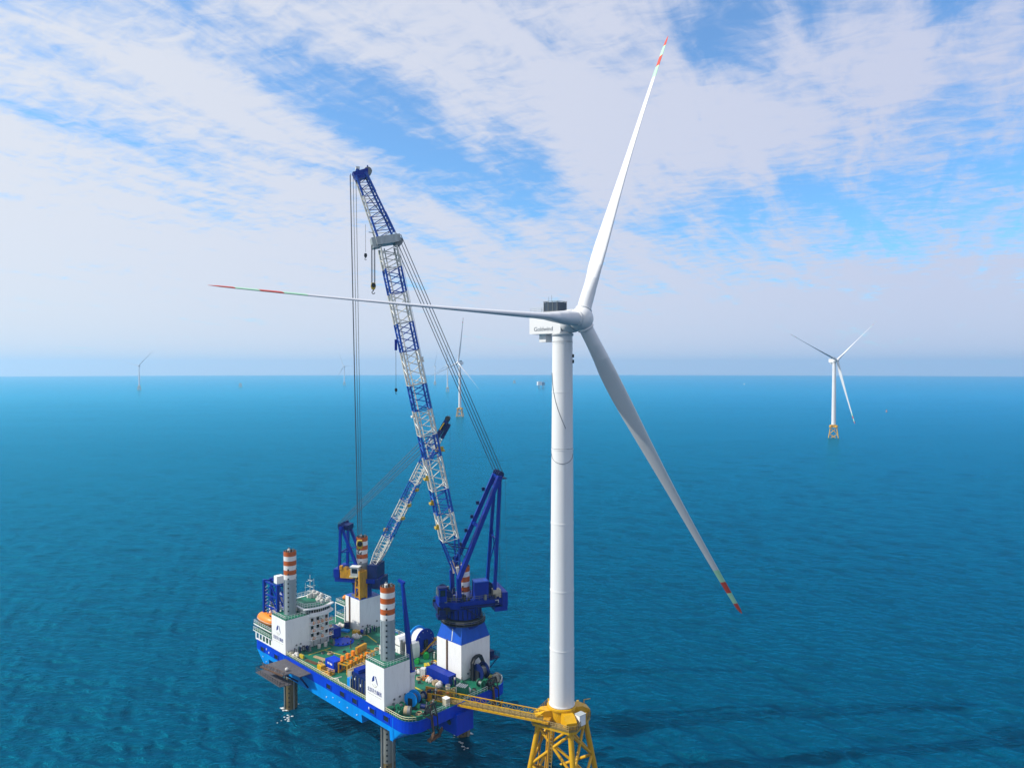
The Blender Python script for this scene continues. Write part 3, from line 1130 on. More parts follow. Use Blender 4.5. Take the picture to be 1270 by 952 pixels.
# accommodation block at the far-left end
def build_accommodation():
    a = mb('white')
    a.bx(-37.0, -20.0, -8.4, -1.9, DK + .004, 26.6)
    a.bx(-37.0, -27.45, -13.4, -8.41, DK + .004, 22.0)
    a.bx(-36.0, -27.45, -12.6, -8.41, 22.0, 27.4)
    o = a.build('accommodation_block', V)
    # side gallery with openings at hull side
    gal = mb('white')
    gal.bx(-37.4, -27.35, -16.18, -16.0, DK + .004, 18.15)
    gal.bx(-37.4, -27.35, -16.18, -16.0, 19.75, 20.0)
    for l in (-37.3, -35.3, -33.4, -31.4, -29.4, -27.75):
        gal.bx(l - .16, l + .4, -16.18, -16.0, 18.15, 19.75)
    gal.bx(-37.4, -27.35, -16.05, -13.4, 20.0, 20.2)
    gal.build('side_gallery', o)
    sl = mb('white')
    sl.bx(-38.3, -27.35, -16.6, -12.7, 20.2, 20.35).bx(-38.3, -27.35, -16.4, -8.4, 22.02, 22.3)
    sl.mat('deck_green').bx(-38.2, -27.35, -16.5, -12.7, 20.352, 20.4).bx(-38.2, -27.35, -16.3, -12.7, 22.302, 22.34)
    sl.mat('deck_green').bx(-35.95, -27.45, -12.55, -8.4, 27.402, 27.46)
    sl.build('gallery_deck', o)
    r = mb('rail_white')
    r.rail([(-27.4, -16.5, 20.4), (-38.2, -16.5, 20.4), (-38.2, -13, 20.4)], 1.0, 1.3, .05)
    r.rail([(-27.4, -16.3, 22.34), (-38.2, -16.3, 22.34), (-38.2, -9, 22.34)], 1.0, 1.3, .05)
    r.rail([(-27.5, -12.4, 27.46), (-35.8, -12.4, 27.46), (-35.8, -8.6, 27.46)], 1.0, 1.1, .05)
    r.rail([(-20.1, -8.3, 26.65), (-20.1, -2, 26.65), (-36, -2, 26.65)], 1.0, 1.1, .05)
    r.build('gallery_railing', o)
    # three walkways with orange life rings across the deck-facing wall
    for z in (19.9, 22.1, 24.3):
        w = mb('white').bx(-19.99, -18.5, -8.6, -1.2, z, z + .16)
        wo = w.build('walkway', o)
        mb('rail_white').rail([(-18.55, -8.5, z + .16), (-18.55, -1.3, z + .16), (-19.9, -1.3, z + .16)], 1.0, 1.0, .045).build('walkway_railing', o)
        rg = mb('orange')
        for y in (-7.6, -6.2, -4.9, -3.5, -2.2):
            if z < 24 and y in (-6.2, -3.5):
                continue
            rg.lathe([(.22, -.06), (.42, -.06), (.42, .06), (.22, .06), (.22, -.06)], (-18.62, y, z + .65), (1, 0, 0), 12, split=True)
        split_build(rg, 'life_ring', o, 4)
        dr = mb('glass')
        for y in (-7.4, -5.6, -4.2, -2.7):
            dr.bx(-20.0, -19.95, y - .4, y + .4, z + .55, z + 1.6)
        split_build(dr, 'window', o, 1)
        stp = mb('rail_white').beam((-18.9, -3.2, z + .1), (-18.9, -5.4, z + 2.1), .1, .7)
        stp.build('stair', o)
    pl = mb('steel')
    for y in (-7.8, -5.6, -3.4, -1.9):
        pl.bx(-18.75, -18.6, y, y + .15, DK, 19.9)
    split_build(pl, 'walkway_post', o, 1)
    # bridge: curved white visor round a green top
    vis = []
    for i in range(13):
        t = -1 + 2 * i / 12
        vis.append((-18.2 - 1.6 * t * t, -5.4 + 4.9 * t))
    poly = vis + [(-31, -.5), (-31, -10.3)]
    br = mb('white').prism(poly, 26.75, 27.3)
    br.mat('white').prism([(-21 + (x + 21) * .8, -5.4 + (y + 5.4) * .86) for x, y in poly], 27.3, 29.0)
    bo = br.build('bridge', o)
    gl = mb('glass')
    for (x0, y0), (x1, y1) in zip(vis[:-1], vis[1:]):
        x0, x1, y0, y1 = -21 + (x0 + 21) * .8 + .03, -21 + (x1 + 21) * .8 + .03, -5.4 + (y0 + 5.4) * .86, -5.4 + (y1 + 5.4) * .86
        dx, dy = (x1 - x0) * .07, (y1 - y0) * .07
        gl.add([(x0 + dx, y0 + dy, 27.75), (x1 - dx, y1 - dy, 27.75), (x1 - dx, y1 - dy, 28.6), (x0 + dx, y0 + dy, 28.6)], [(0, 1, 2, 3)])
    split_build(gl, 'bridge_window', o, 1)
    v2 = mb('white').prism([(x + .4 if x > -25 else x, y) for x, y in poly], 29.0, 29.25)
    v2.mat('deck_green').prism([(-24 + (x + 24) * .86, -5.4 + (y + 5.4) * .86) for x, y in poly], 29.252, 29.33)
    v2.build('bridge_roof', o)
    rr = mb('rail_white').rail([(-24 + (x + 24) * .9, -5.4 + (y + 5.4) * .9, 29.3) for x, y in poly], 1.3, 1.0, .09, closed=True)
    rr.build('bridge_railing', o)
    ms = mb('rail_white')
    ms.tube((-27, -4, 29.3), (-27, -4, 36.5), .14, .08, n=6)
    for z, w in ((31.5, 1.4), (33, 1.8), (34.8, 1.2)):
        ms.tube((-27 - w, -4, z), (-27 + w, -4, z), .07, n=4).tube((-27, -4 - w, z), (-27, -4 + w, z), .07, n=4)
    ms.tube((-26, -3.3, 31), (-26, -3.3, 35.4), .06, n=4).tube((-28, -5, 30), (-28, -5, 34), .06, n=4)
    ms.build('mast', o)
    eq = mb('bag')
    rn = random.Random(3)
    for k in range(16):
        t = rn.random()
        x, y = -20.5 - 8 * rn.random(), -1.6 - 2.6 * rn.random()
        eq.bx(x - .35, x + .35, y - .3, y + .3, 29.33, 29.8 + rn.random() * .9)
    for k in range(3):
        eq.ball((-29 + 2.2 * k, -1.6, 30.4), .65, 12, 8)
    eq.build('radar_dome', o)
    fun = mb('white').bx(-33.4, -30.6, -11.6, -9.2, 27.46, 31.2)
    fun.mat('glass').bx(-33.0, -32.2, -11.615, -11.602, 29.2, 30.1).bx(-31.8, -31.0, -11.615, -11.602, 29.2, 30.1)
    fun.build('funnel_house', o)
build_accommodation()

# blue boom-rest tower at the left end
def build_rest():
    t = thing('boom_rest', 'blue lattice boom rest with a white box on top, behind the left striped leg', 'boom rest', RL(-31.6, -13.2, 22.35), AN)
    b = mb('crane_blue')
    x0, x1, y0, y1 = -4.0, 4.1, -1.0, 1.2
    zt = 13.2
    for x, y in ((x0, y0), (x1, y0), (x0, y1), (x1, y1)):
        b.bx(x - .42, x + .42, y - .42, y + .42, 0, zt)
    b.build('post', t)
    k = mb('crane_blue')
    for y in (y0, y1):
        for z in (2.2, 5.6, 9.0, 12.7):
            k.beam((x0 + .42, y, z), (x1 - .42, y, z + .1), .4, .4)
        for z in (2.3, 5.7, 9.1):
            xm = (x0 + x1) / 2
            k.beam((x1 - .5, y, z + .1), (xm, y, z + 3.2), .34, .34)
            k.beam((x0 + .5, y, z + .1), (xm, y, z + 3.2), .22, .22)
    for x in (x0, x1):
        k.beam((x, y0, zt - .5), (x, y1, zt - .5), .4, .4)
    k.build('cross_bracing', t)
    l = mb('rail_white')
    for z in range(3, 12):
        l.tube((x0 + .7, y0 - .1, z), (x0 + 2.2, y0 - .1, z + .8), .06, n=4)
    l.build('ladder', t)
    mb('white').bx(x1 - 2.2, x1 - .4, y0, y1, zt + .2, zt + 2.3).bx(x1 - 2.0, x1 - .6, y0 + .2, y1 - .2, zt, zt + .2).build('instrument_box', t)
build_rest()

# ---------------------------------------------------------------- side landing platform hung on the hull
def build_landing():
    t = rig_thing('boarding_platform', 'grey steel boarding platform hung over the water on the left hull side', 'platform', -13.5, -16.4, 15)
    def P(l, m):
        return (l + 13.5, m + 16.4)
    a = mb('grating').prism([P(-19.0, -16.42), P(-5.2, -16.42), P(-5.4, -19.6), P(-9.2, -20.0), P(-9.2, -22.3), P(-19.2, -23.6)], 1.85, 2.05)
    a.mat('rust').beam((*P(-19.2, -23.7), 1.9), (*P(-9.2, -22.4), 1.9), .25, .35)
    a.build('upper_deck', t)
    b = mb('grating').prism([P(-22.6, -19.9), P(-22.6, -23.5), P(-9.0, -23.4), P(-8.2, -19.9)], -.75, -.6)
    b.build('lower_walkway', t)
    mb('black').rail([(*P(-22.5, -20), -.6), (*P(-22.5, -23.4), -.6), (*P(-9.1, -23.3), -.6), (*P(-8.4, -20), -.6)], 1.3, 1.3, .06).build('walkway_railing', t)
    s = mb('dark_blue')
    for l in (-17.5, -12.5, -7):
        s.beam((*P(l, -16.3), -2.4), (*P(l, -21.5 if l < -8 else -19), 1.7), .4, .4)
        s.beam((*P(l, -16.3), 1.5), (*P(l, -21.5 if l < -8 else -19), 1.7), .35, .4)
    s.build('bracket', t)
    h = mb('rust')
    for k in range(11):
        q = -18.8 + k * .95
        h.mat('rust' if k % 3 else 'timber').beam((*P(q, -23.45 + .125 * (q + 19.2)), 2.05), (*P(q + .2, -23.2 + .125 * (q + 19.2)), 3.0), .12, .12)
    h.mat('rust').beam((*P(-19, -23.4), 2.9), (*P(-9.2, -22.1), 2.9), .09, .09)
    h.build('edge_railing', t)
    mb('bag').ball((*P(-11.2, -20.2), 2.5), .5, 14, 8).build('fender_ball', t)
build_landing()

# ---------------------------------------------------------------- lifeboats
def make_lifeboat(label, l, m, z, rz, s=1.0):
    t = rig_thing('lifeboat', label, 'lifeboat', l, m, z, rz, 'orange enclosed lifeboats')
    h = MB().mat('orange')
    L = 3.7 * s
    st = [(-1, .05), (-.93, .45), (-.75, .8), (-.4, .98), (0, 1), (.4, .98), (.75, .82), (.93, .48), (1, .06)]
    n = 18
    vs = []
    for x, k in st:
        for i in range(n):
            a = 2 * PI * i / n
            y, zz = math.cos(a) * 1.45 * k, math.sin(a)
            zz = zz * (1.15 if zz > 0 else 1.05) * (k ** .7)
            vs.append((x * L, y * s, (1.35 + zz) * s))
    fs = []
    for j in range(len(st) - 1):
        fs += [(j * n + i, j * n + (i + 1) % n, (j + 1) * n + (i + 1) % n, (j + 1) * n + i) for i in range(n)]
    h.add(vs, fs, True)
    h.build('hull', t)
    c = mb('orange').bx(1.4 * s, 2.7 * s, -.6 * s, .6 * s, 2.2 * s, 2.95 * s)
    c.build('wheelhouse', t)
    mb('glass').bx(2.71 * s, 2.73 * s, -.45 * s, .45 * s, 2.5 * s, 2.85 * s).bx(1.6 * s, 2.5 * s, -.62 * s, -.605 * s, 2.5 * s, 2.8 * s).build('window', t)
    bd = mb('rail_white')
    for j in range(1, 7):
        (xa, ka), (xb, kb) = st[j], st[j + 1]
        for sg in (-1, 1):
            bd.tube((xa * L, sg * 1.46 * ka * s, 1.3 * s), (xb * L, sg * 1.46 * kb * s, 1.3 * s), .06, n=5)
    bd.build('rubbing_band', t)
    for x in (-2.2 * s, 2.2 * s):
        cr = mb('steel').bx(x - .15, x + .15, -1.2 * s, 1.2 * s, 0, .42 * s)
        for sg in (-1, 1):
            cr.bx(x - .15, x + .15, sg * 1.2 * s - .12, sg * 1.2 * s + .12, 0, .9 * s)
        cr.build('cradle', t)
    return t
make_lifeboat('orange lifeboat on the white gallery left of the emblem house', -33.0, -14.3, 22.35, 0, 1.4)
make_lifeboat('small orange lifeboat peeking out behind the crane house at the back of the deck', -30.2, 12.3, 24.5, R(90), .8)
# white framed balcony beside the rear house, carrying it
bal = rig_thing('balcony_frame', 'white two-storey balcony frame with green floors left of the rear crane house', 'balcony', -29.8, 11.5, DK)
fl = mb('deck_green')
for z in (2.4, 6.5):
    fl.bx(-2.6, 2.6, -3.4, 3.6, z, z + .08)
fl.build('floor', bal)
fr = mb('white')
for x in (-2.6, 2.6):
    for y in (-3.4, 0, 3.6):
        fr.bx(x - .12, x + .12, y - .12, y + .12, 0, 6.3)
for z in (2.18, 6.28):
    fr.bx(-2.75, 2.75, -3.55, -3.3, z, z + .2).bx(-2.75, -2.5, -3.3, 3.5, z, z + .2).bx(2.5, 2.75, -3.3, 3.5, z, z + .2)
fr.build('frame', bal)
mb('rail_white').rail([(2.5, -3.3, 6.58), (-2.5, -3.3, 6.58), (-2.5, 3.5, 6.58)], 1.0, .8, .06).rail([(2.5, -3.3, 2.48), (-2.5, -3.3, 2.48), (-2.5, 3.5, 2.48)], 1.0, .8, .06).build('railing', bal)

# ---------------------------------------------------------------- cranes
def lattice(parts, frame, c0, c1, w0, w1, d0, d1, nb, rc, rb):
    """one boom section: four chords and zigzag lacing. frame: (side vector); parts: MB"""
    c0, c1 = Vector(c0), Vector(c1)
    ax = (c1 - c0).normalized()
    side = Vector(frame)
    dep = ax.cross(side).normalized()
    def corner(t, i, j):
        c = c0.lerp(c1, t)
        w, d = w0 + (w1 - w0) * t, d0 + (d1 - d0) * t
        return c + side * (i * w / 2) + dep * (j * d / 2)
    for i in (-1, 1):
        for j in (-1, 1):
            parts.tube(corner(0, i, j), corner(1, i, j), rc, n=6)
    faces = [((-1, -1), (1, -1)), ((1, -1), (1, 1)), ((1, 1), (-1, 1)), ((-1, 1), (-1, -1))]
    for k in range(nb):
        t0, t1 = k / nb, (k + 1) / nb
        for a, b in faces:
            p, q = (a, b) if k % 2 == 0 else (b, a)
            tm = (t0 + t1) / 2
            parts.tube(corner(t0, *p), corner(tm, *q), rb, n=4, caps=False)
            parts.tube(corner(tm, *q), corner(t1, *p), rb, n=4, caps=False)
    for a, b in faces:
        parts.tube(corner(0, *a), corner(0, *b), rb, n=4, caps=False)
    return corner

def build_main_crane():
    fa = R(198)
    T = thing('pedestal_crane', 'tall blue and white lattice-boom crane standing on the blue pyramid pedestal', 'crane', RL(HL, HW, 0), fa)
    p = mb('crane_blue')
    p.lathe([(4.65, 32.0), (4.65, 35.6)], n=36)
    p.mat('black').lathe([(4.9, 32.05), (5.3, 32.1), (5.3, 32.7), (4.66, 32.8)], n=36, split=True)
    p.build('slew_column', T)
    b = mb('crane_blue')
    b.prism([(-9.5, -4.4), (3.0, -4.8), (6.9, -2.8), (6.9, 2.8), (3.0, 4.8), (-9.5, 4.4)], 35.9, 37.7)
    b.mat('dark_blue').prism([(-8.5, -3.6), (5, -3.8), (5, 3.8), (-8.5, 3.6)], 35.3, 35.9)
    b.mat('dark_blue').bx(-8.8, 2, 4.62, 5.4, 36.4, 36.55).bx(-8.8, 7.0, -5.6, -4.8, 36.4, 36.55)
    b.build('slew_platform', T)
    cw = mb('crane_blue').bx(-10.9, -7.4, -4.9, 4.9, 34.3, 35.45)
    cw.bx(-11.0, -9.5, -4.9, 4.9, 35.45, 39.2)
    cw.build('counterweight', T)
    dr = mb('rail_white').bx(-8.6, -7.4, 4.41, 4.46, 36.0, 37.3).mat('dark_blue').bx(-8.4, -7.6, 4.462, 4.48, 36.15, 37.1)
    dr.build('hatch', T)
    mh = mb('crane_blue').bx(-5.9, -2.2, 1.0, 4.2, 37.7, 42.2).mat('roof_blue').bx(-6.0, -2.1, .9, 4.3, 42.2, 42.4)
    mh.build('machinery_house', T)
    mb('beige').bx(-9.3, -7.2, 2.2, 4.3, 37.7, 39.8).build('generator_box', T)
    mb('steel').rail([(-9.4, 4.3, 37.7), (3.0, 4.7, 37.7), (6.8, 2.7, 37.7), (6.8, -2.7, 37.7), (3.0, -4.7, 37.7), (-9.4, -4.3, 37.7)], 1.1, 1.5, .05).build('platform_railing', T)
    for x, y, r_ in ((5.0, 1.7, 1.4), (5.0, -1.9, 1.4), (-7.0, -2.4, 1.5), (-6.6, 0, 1.3)):
        w = mb('dark_blue')
        w.tube((x, y - 1.3, 37.7 + r_), (x, y + 1.3, 37.7 + r_), r_ * .72, n=18)
        for yy in (y - 1.4, y + 1.2):
            w.tube((x, yy, 37.7 + r_), (x, yy + .2, 37.7 + r_), r_, n=18)
        w.mat('black').bx(x - .9, x + .9, y - 1.6, y + 1.6, 37.7, 38.3)
        w.build('winch', T)
    cb = mb('crane_blue').bx(5.6, 7.6, 3.0, 5.0, 38.3, 41.8).bx(5.8, 7.2, 2.0, 3.0, 36.8, 38.3).mat('dark_blue').bx(5.5, 7.7, 2.9, 5.1, 41.8, 42.0)
    cb.mat('glass').bx(7.6, 7.63, 3.3, 4.7, 39.6, 41.4).bx(6.0, 7.3, 5.0, 5.03, 39.8, 41.4)
    cb.build('operator_cab', T)
    gg = mb('steel')
    rn = random.Random(5)
    for k in range(44):
        x, y = rn.uniform(-9, 6.4), rn.choice((-1, 1)) * rn.uniform(2.4, 4.6)
        gg.mat(rn.choice(('black', 'dark_blue', 'steel', 'dark_blue'))).bx(x - .3, x + .3, y - .3, y + .3, 37.6, 38.0 + rn.random() * 1.5)
    gg.mat('black')
    for k in range(14):
        x, y = rn.uniform(3.6, 7.4), rn.choice((-1, 1)) * rn.uniform(2.6, 4.4)
        gg.bx(x - .25, x + .25, y - .25, y + .25, rn.uniform(34.2, 35.8), 36.4)
    gg.mat('dark_blue').bx(4.6, 7.4, -4.4, 4.4, 34.6, 35.85).bx(5.6, 7.8, 1.6, 4.6, 33.6, 34.6)
    for q in range(24):
        a = 2 * PI * q / 24
        gg.bx(4.75 * math.cos(a) - .14, 4.75 * math.cos(a) + .14, 4.75 * math.sin(a) - .14, 4.75 * math.sin(a) + .14, 33.0, 35.2)
    gg.mat('dark_blue').beam((-3.5, 4.75, 33.0), (1.5, 4.9, 36.6), .35, .3)
    gg.build('hydraulic_gear', T)
    # A-frame
    af = mb('crane_blue')
    for s_ in (-1, 1):
        af.beam((2.0, s_ * 4.0, 38.0), (2.2, s_ * 4.0, 43.9), 1.1, 1.1)
        af.beam((2.2, s_ * 4.0, 43.4), (-9.4, s_ * 2.3, 69.6), 1.25, 1.1)
        af.beam((-7.6, s_ * 3.7, 37.7), (-9.6, s_ * 2.3, 69.0), .8, .8)
    af.beam((-9.5, -3.2, 69.4), (-9.5, 3.2, 69.4), 1.0, 1.0)
    af.beam((-3.6, -3.1, 56.6), (-3.6, 3.1, 56.6), .7, .7)
    af.beam((-8.5, -3.0, 53), (-8.5, 3.0, 53), .4, .4)
    af.beam((-8.2, -3.2, 45), (-9.0, 3.0, 56), .22, .22).beam((-8.2, 3.2, 45), (-9.0, -3.0, 56), .22, .22)
    af.mat('dark_blue')
    for y in (-2.2, -.8, .8, 2.2):
        af.tube((-9.9, y - .25, 70.2), (-9.9, y + .25, 70.2), .85, n=14)
    af.bx(-11.3, -9.0, -2.9, 2.9, 69.0, 69.3)
    for k in range(6):
        t = .12 + .14 * k
        pz = Vector((2.2, 4.0, 43.4)).lerp(Vector((-9.4, 2.3, 69.6)), t)
        af.bx(pz.x + .5, pz.x + 1.3, -3.2, -2.7, pz.z + .3, pz.z + 1.2)
    af.build('a_frame', T)
    wk = mb('dark_blue').beam((-.6, -3.4, 50.4), (4.0, -3.4, 51.5), .25, .25).beam((-1.6, 3.4, 51), (3.6, 3.4, 52.2), .25, .25).beam((3.6, -3.4, 51.5), (3.6, 3.4, 51.8), .2, .2).beam((3.6, -3.4, 51.5), (-.4, -3.4, 48.6), .15, .15).beam((3.6, 3.4, 51.8), (-.4, 3.4, 48.6), .15, .15)
    wk.build('boom_stop', T)
    # boom
    F, H = Vector((1.75, 0, 43.6)), Vector((20.1, 0, 131.0))
    def at(z):
        return F.lerp(H, (z - F.z) / (H.z - F.z))
    side = (0, 1, 0)
    secs = [(53.4, 60.6, 'lattice_white'), (60.6, 66.8, 'lattice_blue'), (66.8, 75.4, 'lattice_white'), (75.4, 81.2, 'lattice_blue'), (81.2, 87.8, 'lattice_white'),
            (87.8, 94.4, 'lattice_blue'), (94.4, 103.1, 'lattice_white'), (103.1, 110.3, 'lattice_blue'), (110.3, 117.9, 'lattice_white'), (117.9, 124.2, 'lattice_blue'), (124.2, 129.4, 'lattice_white')]
    W, D_ = 4.4, 4.1
    ft = mb('lattice_blue')
    # twin-footed taper
    c1 = at(53.4)
    ax = (H - F).normalized()
    dep = ax.cross(Vector(side)).normalized()
    for i in (-1, 1):
        foot = F + Vector((0, i * 3.0, 0))
        for j in (-1, 1):
            q = c1 + Vector(side) * (i * W / 2) + dep * (j * D_ / 2)
            ft.mat('lattice_blue').tube(foot + dep * (j * .35), q, .24, n=6)
            for k in range(4):
                t0, t1 = k / 4 + .1, (k + 1) / 4
                ft.tube(foot.lerp(c1 + Vector(side) * (i * W / 2) + dep * (D_ / 2), t0), foot.lerp(c1 + Vector(side) * (i * W / 2) - dep * (D_ / 2), t1), .1, n=4)
        ft.mat('lattice_white').beam(foot - ax * .3, foot + ax * 3.0, .9, .8)
    for j in (-1, 1):
        for k in range(4):
            t0, t1 = .25 + k * .18, .25 + (k + 1) * .18
            a0 = (F + Vector((0, -3, 0))).lerp(c1 + Vector(side) * (-W / 2) + dep * (j * D_ / 2), t0)
            b1 = (F + Vector((0, 3, 0))).lerp(c1 + Vector(side) * (W / 2) + dep * (j * D_ / 2), t1)
            ft.mat('lattice_blue').tube(a0, b1, .11, n=4)
    ft.build('boom_foot', T)
    for z0, z1, k in secs:
        s_ = mb(k)
        lattice(s_, side, at(z0), at(z1), W, W, D_, D_, max(2, round((z1 - z0) / 3.6)), .27, .115)
        # inner walkway and ladder
        s_.mat('lattice_white')
        s_.tube(at(z0) - dep * .9 + Vector((0, -.5, 0)), at(z1) - dep * .9 + Vector((0, -.5, 0)), .09, n=4)
        s_.tube(at(z0) - dep * .9 + Vector((0, .4, 0)), at(z1) - dep * .9 + Vector((0, .4, 0)), .09, n=4)
        for q in range(int((z1 - z0) / .9)):
            c = at(z0 + .9 * q + .3) - dep * .9
            s_.tube(c + Vector((0, -.5, 0)), c + Vector((0, .4, 0)), .06, n=3, caps=False)
        s_.build('boom_section', T)
    # small work platforms and rope sheaves clipped to the boom
    gz = mb('gold')
    for z, o_, w_ in ((76.5, -1, 2.2), (70.0, 1, 1.6), (63.5, 1, 1.4), (57.0, 1, 1.3), (100, -1, 1.2), (86.5, 1, 1.2)):
        c = at(z) + dep * (-o_ * (D_ / 2 + .4))
        gz.mat('gold' if z < 80 else 'lattice_white').box(c, (w_, 2.2, .5)).box(c + Vector((0, .8, .6)), (w_ * .7, .4, .9))
    split_build(gz, 'boom_platform', T, 2)
    # head block and jib
    hd = mb('head_grey')
    hx = H + ax * .2
    hd.box(hx, (5.6, 5.2, 2.0), (dep, Vector(side), ax))
    hd.box(hx + dep * -2.7 - ax * .2, (2.2, 3.6, 2.6), (dep, Vector(side), ax)).box(hx + dep * 2.6 + ax * .1, (1.8, 4.0, 1.8), (dep, Vector(side), ax))
    hd.mat('steel')
    for y in (-1.6, -.5, .6, 1.7):
        hd.tube(hx + dep * 3.0 + Vector((0, y - .2, -.8)), hx + dep * 3.0 + Vector((0, y + .2, -.8)), 1.1, n=14)
    hd.tube(hx + dep * -2.8 + ax * 1.0, hx + dep * -2.9 + ax * 2.6, .12, n=5).tube(hx + dep * -2.9 + ax * 2.5, hx + dep * -3.9 + ax * 2.8, .1, n=5)
    hd.build('boom_head', T)
    J0, J1 = H + ax * 1.3, Vector((26.5, 0, 147.3))
    ja = (J1 - J0).normalized()
    jd = ja.cross(Vector(side)).normalized()
    jw = mb('lattice_white')
    N_ = 9
    def jc(t, i, j):
        w, d = 4.3 - 1.5 * t, 4.5 - 1.9 * t
        return J0.lerp(J1, t) + Vector(side) * (i * w / 2) + jd * (j * d / 2)
    jb = MB()
    JS = 1 if jd.x > 0 else -1
    for i in (-1, 1):
        jb.mat('lattice_white').tube(jc(0, i, JS), jc(1, i, JS), .22, n=6)
        jb.mat('lattice_blue').tube(jc(0, i, -JS), jc(1, i, -JS), .26, n=6)
    jb.mat('lattice_blue')
    for a, b in ((0, .34), (.68, 1)):
        jb.tube(jc(a, 1, -JS), jc(b, 1, -JS), .36, n=6).tube(jc(a, 1, JS), jc(b, 1, JS), .3, n=6)
    for k in range(N_):
        t0, t1 = k / N_, (k + 1) / N_
        tm = (t0 + t1) / 2
        for (a, b), mk in ((((1, -1), (1, 1)), 'lattice_blue'), (((-1, -1), (-1, 1)), 'lattice_white'), (((-1, JS), (1, JS)), 'lattice_white'), (((-1, -JS), (1, -JS)), 'lattice_blue')):
            jb.mat(mk).tube(jc(t0, *a), jc(tm, *b), .1, n=4, caps=False).tube(jc(tm, *b), jc(t1, *a), .1, n=4, caps=False)
    jb.mat('lattice_white')
    for q in range(14):
        c = jc(q / 14, 0, .9)
        jb.tube(c + Vector((0, -.4, 0)), c + Vector((0, .4, 0)), .07, n=3)
    jb.build('jib', T)
    jt = mb('crane_blue')
    jt.extrude([J1 + ja * -1.0 + jd * -1.6 + Vector((0, -1.4, 0)), J1 + ja * -1.0 + jd * 1.5 + Vector((0, -1.4, 0)), J1 + ja * .9 + jd * 2.2 + Vector((0, -1.4, 0)), J1 + ja * 1.1 + jd * -1.8 + Vector((0, -1.4, 0))], (0, 2.8, 0))
    jt.mat('steel').tube(J1 + jd * 1.9 + Vector((0, -1.2, .3)), J1 + jd * 1.9 + Vector((0, 1.2, .3)), 1.0, n=14)
    jt.mat('lattice_white').bx(J1.x - 1.4, J1.x - .4, -1.2, 0, J1.z + 1.1, J1.z + 1.5).bx(J1.x + .3, J1.x + 1.2, -1, 1, J1.z + 1.3, J1.z + 1.9)
    jt.mat('crane_blue').beam(J1 + jd * 2.0, J1 + jd * 2.0 + Vector((.1, 0, 1.9)), .3, .3)
    jt.build('jib_head', T)
    # standing rigging and falls
    rs = mb('rope')
    bk = H + dep * -3.0
    if bk.x > H.x:
        bk = H + dep * 3.0
    for y in (-3.0, -1.1, 1.1, 3.0):
        rs.tube((-9.9 - .1 * y, y, 70.4 + .1 * y), bk + Vector((-.12 * y, y * .85, .2 + .25 * y)), .1, n=5)
    rs.build('boom_stay', T)
    r2 = mb('rope')
    r2.tube(bk + Vector((0, .5, 1)), J1 + jd * -1.7, .06, n=4).tube(bk + Vector((0, -.5, 1)), J1 + jd * -1.7, .06, n=4)
    r2.tube(bk + Vector((-.2, 0, -1)), at(45) - dep * -2.6, .035, n=4)
    r2.tube((-9.9, 2.9, 69.8), (-8.6, 4.3, 38), .04, n=4).tube((-11.0, 2.6, 69.3), (-11.3, 3.0, 39.6), .035, n=4).tube((-11.0, -2.6, 69.3), (-11.3, -3.0, 39.6), .035, n=4)
    r2.build('pendant_rope', T)
    fx = J1 + jd * 2.75
    if fx.x < J1.x:
        fx = J1 - jd * 2.75
    fall = mb('rope')
    for dx, dy in ((0, -.75), (.0, .75), (-.55, 0), (-1.05, .3)):
        fall.tube((fx.x + dx * 1.3, dy, J1.z), (fx.x - 1.5 + dx * .9, dy * .7, 55.2), .065, n=4)
    fx2 = H + dep * 3.4
    if fx2.x < H.x:
        fx2 = H - dep * 3.4
    for dx, dy in ((-.35, -.8), (.35, -.8), (-.35, .8), (.35, .8)):
        fall.tube((fx2.x + dx, dy, H.z - 1), (fx2.x + dx, dy, 120.4), .075, n=4)
    fall.tube((fx2.x + 1.9, 0, H.z + 4), (fx2.x + 1.9, 0, 128), .04, n=4)
    hx3 = at(106) + dep * (3.0)
    if hx3.x < at(106).x:
        hx3 = at(106) - dep * 3.0
    fall.tube((hx3.x, .3, 103.4), (hx3.x, .3, 93.5), .05, n=4)
    fall.build('hoist_rope', T)
    mb('crane_blue').bx(hx3.x - .3, hx3.x + .3, 0, .6, 103.2, 106.0).build('fly_sheave', T)
    mt = T.matrix_basis.copy()
    mt = Matrix.Translation(T.location) @ Matrix.Rotation(fa, 4, 'Z')
    def hook(name, label, p, s, gold=True):
        w = mt @ Vector(p)
        t = thing(name, label, 'crane hook', w, fa)
        b_ = mb('gold' if gold else 'black')
        b_.extrude([(-.55 * s, -.5 * s, 3.0 * s), (-.75 * s, -.5 * s, 1.9 * s), (-.45 * s, -.5 * s, 1.0 * s), (.45 * s, -.5 * s, 1.0 * s), (.75 * s, -.5 * s, 1.9 * s), (.55 * s, -.5 * s, 3.0 * s)], (0, 1.0 * s, 0))
        b_.mat('black').tube((0, -.62 * s, 2.2 * s), (0, .62 * s, 2.2 * s), .62 * s, n=14)
        b_.build('sheave_block', t)
        k_ = mb('black').tube((0, 0, 1.0 * s), (0, 0, .5 * s), .16 * s, n=8)
        pts = [(.42 * s * math.sin(R(a)), 0, .1 * s + .42 * s * math.cos(R(a))) for a in range(0, 271, 30)]
        k_.path([Vector(q) for q in pts], .13 * s, 6)
        k_.build('hook', t)
    hook('hook_block', 'yellow hook block hanging high under the boom head of the tall crane', (fx2.x, 0, 117.8), .85)
    hook('hook_block', 'yellow hook block hanging low in front of the rear striped leg', (fx.x - 1.9, 0, 51.6), 1.05)
    hook('hook_block', 'tiny dark hook on a single line beside the top of the crane boom', (fx2.x + 1.9, 0, 126.2), .5, False)
    hook('hook_block', 'small dark hook hanging left of the middle of the tall crane boom', (hx3.x, .3, 92.1), .45, False)
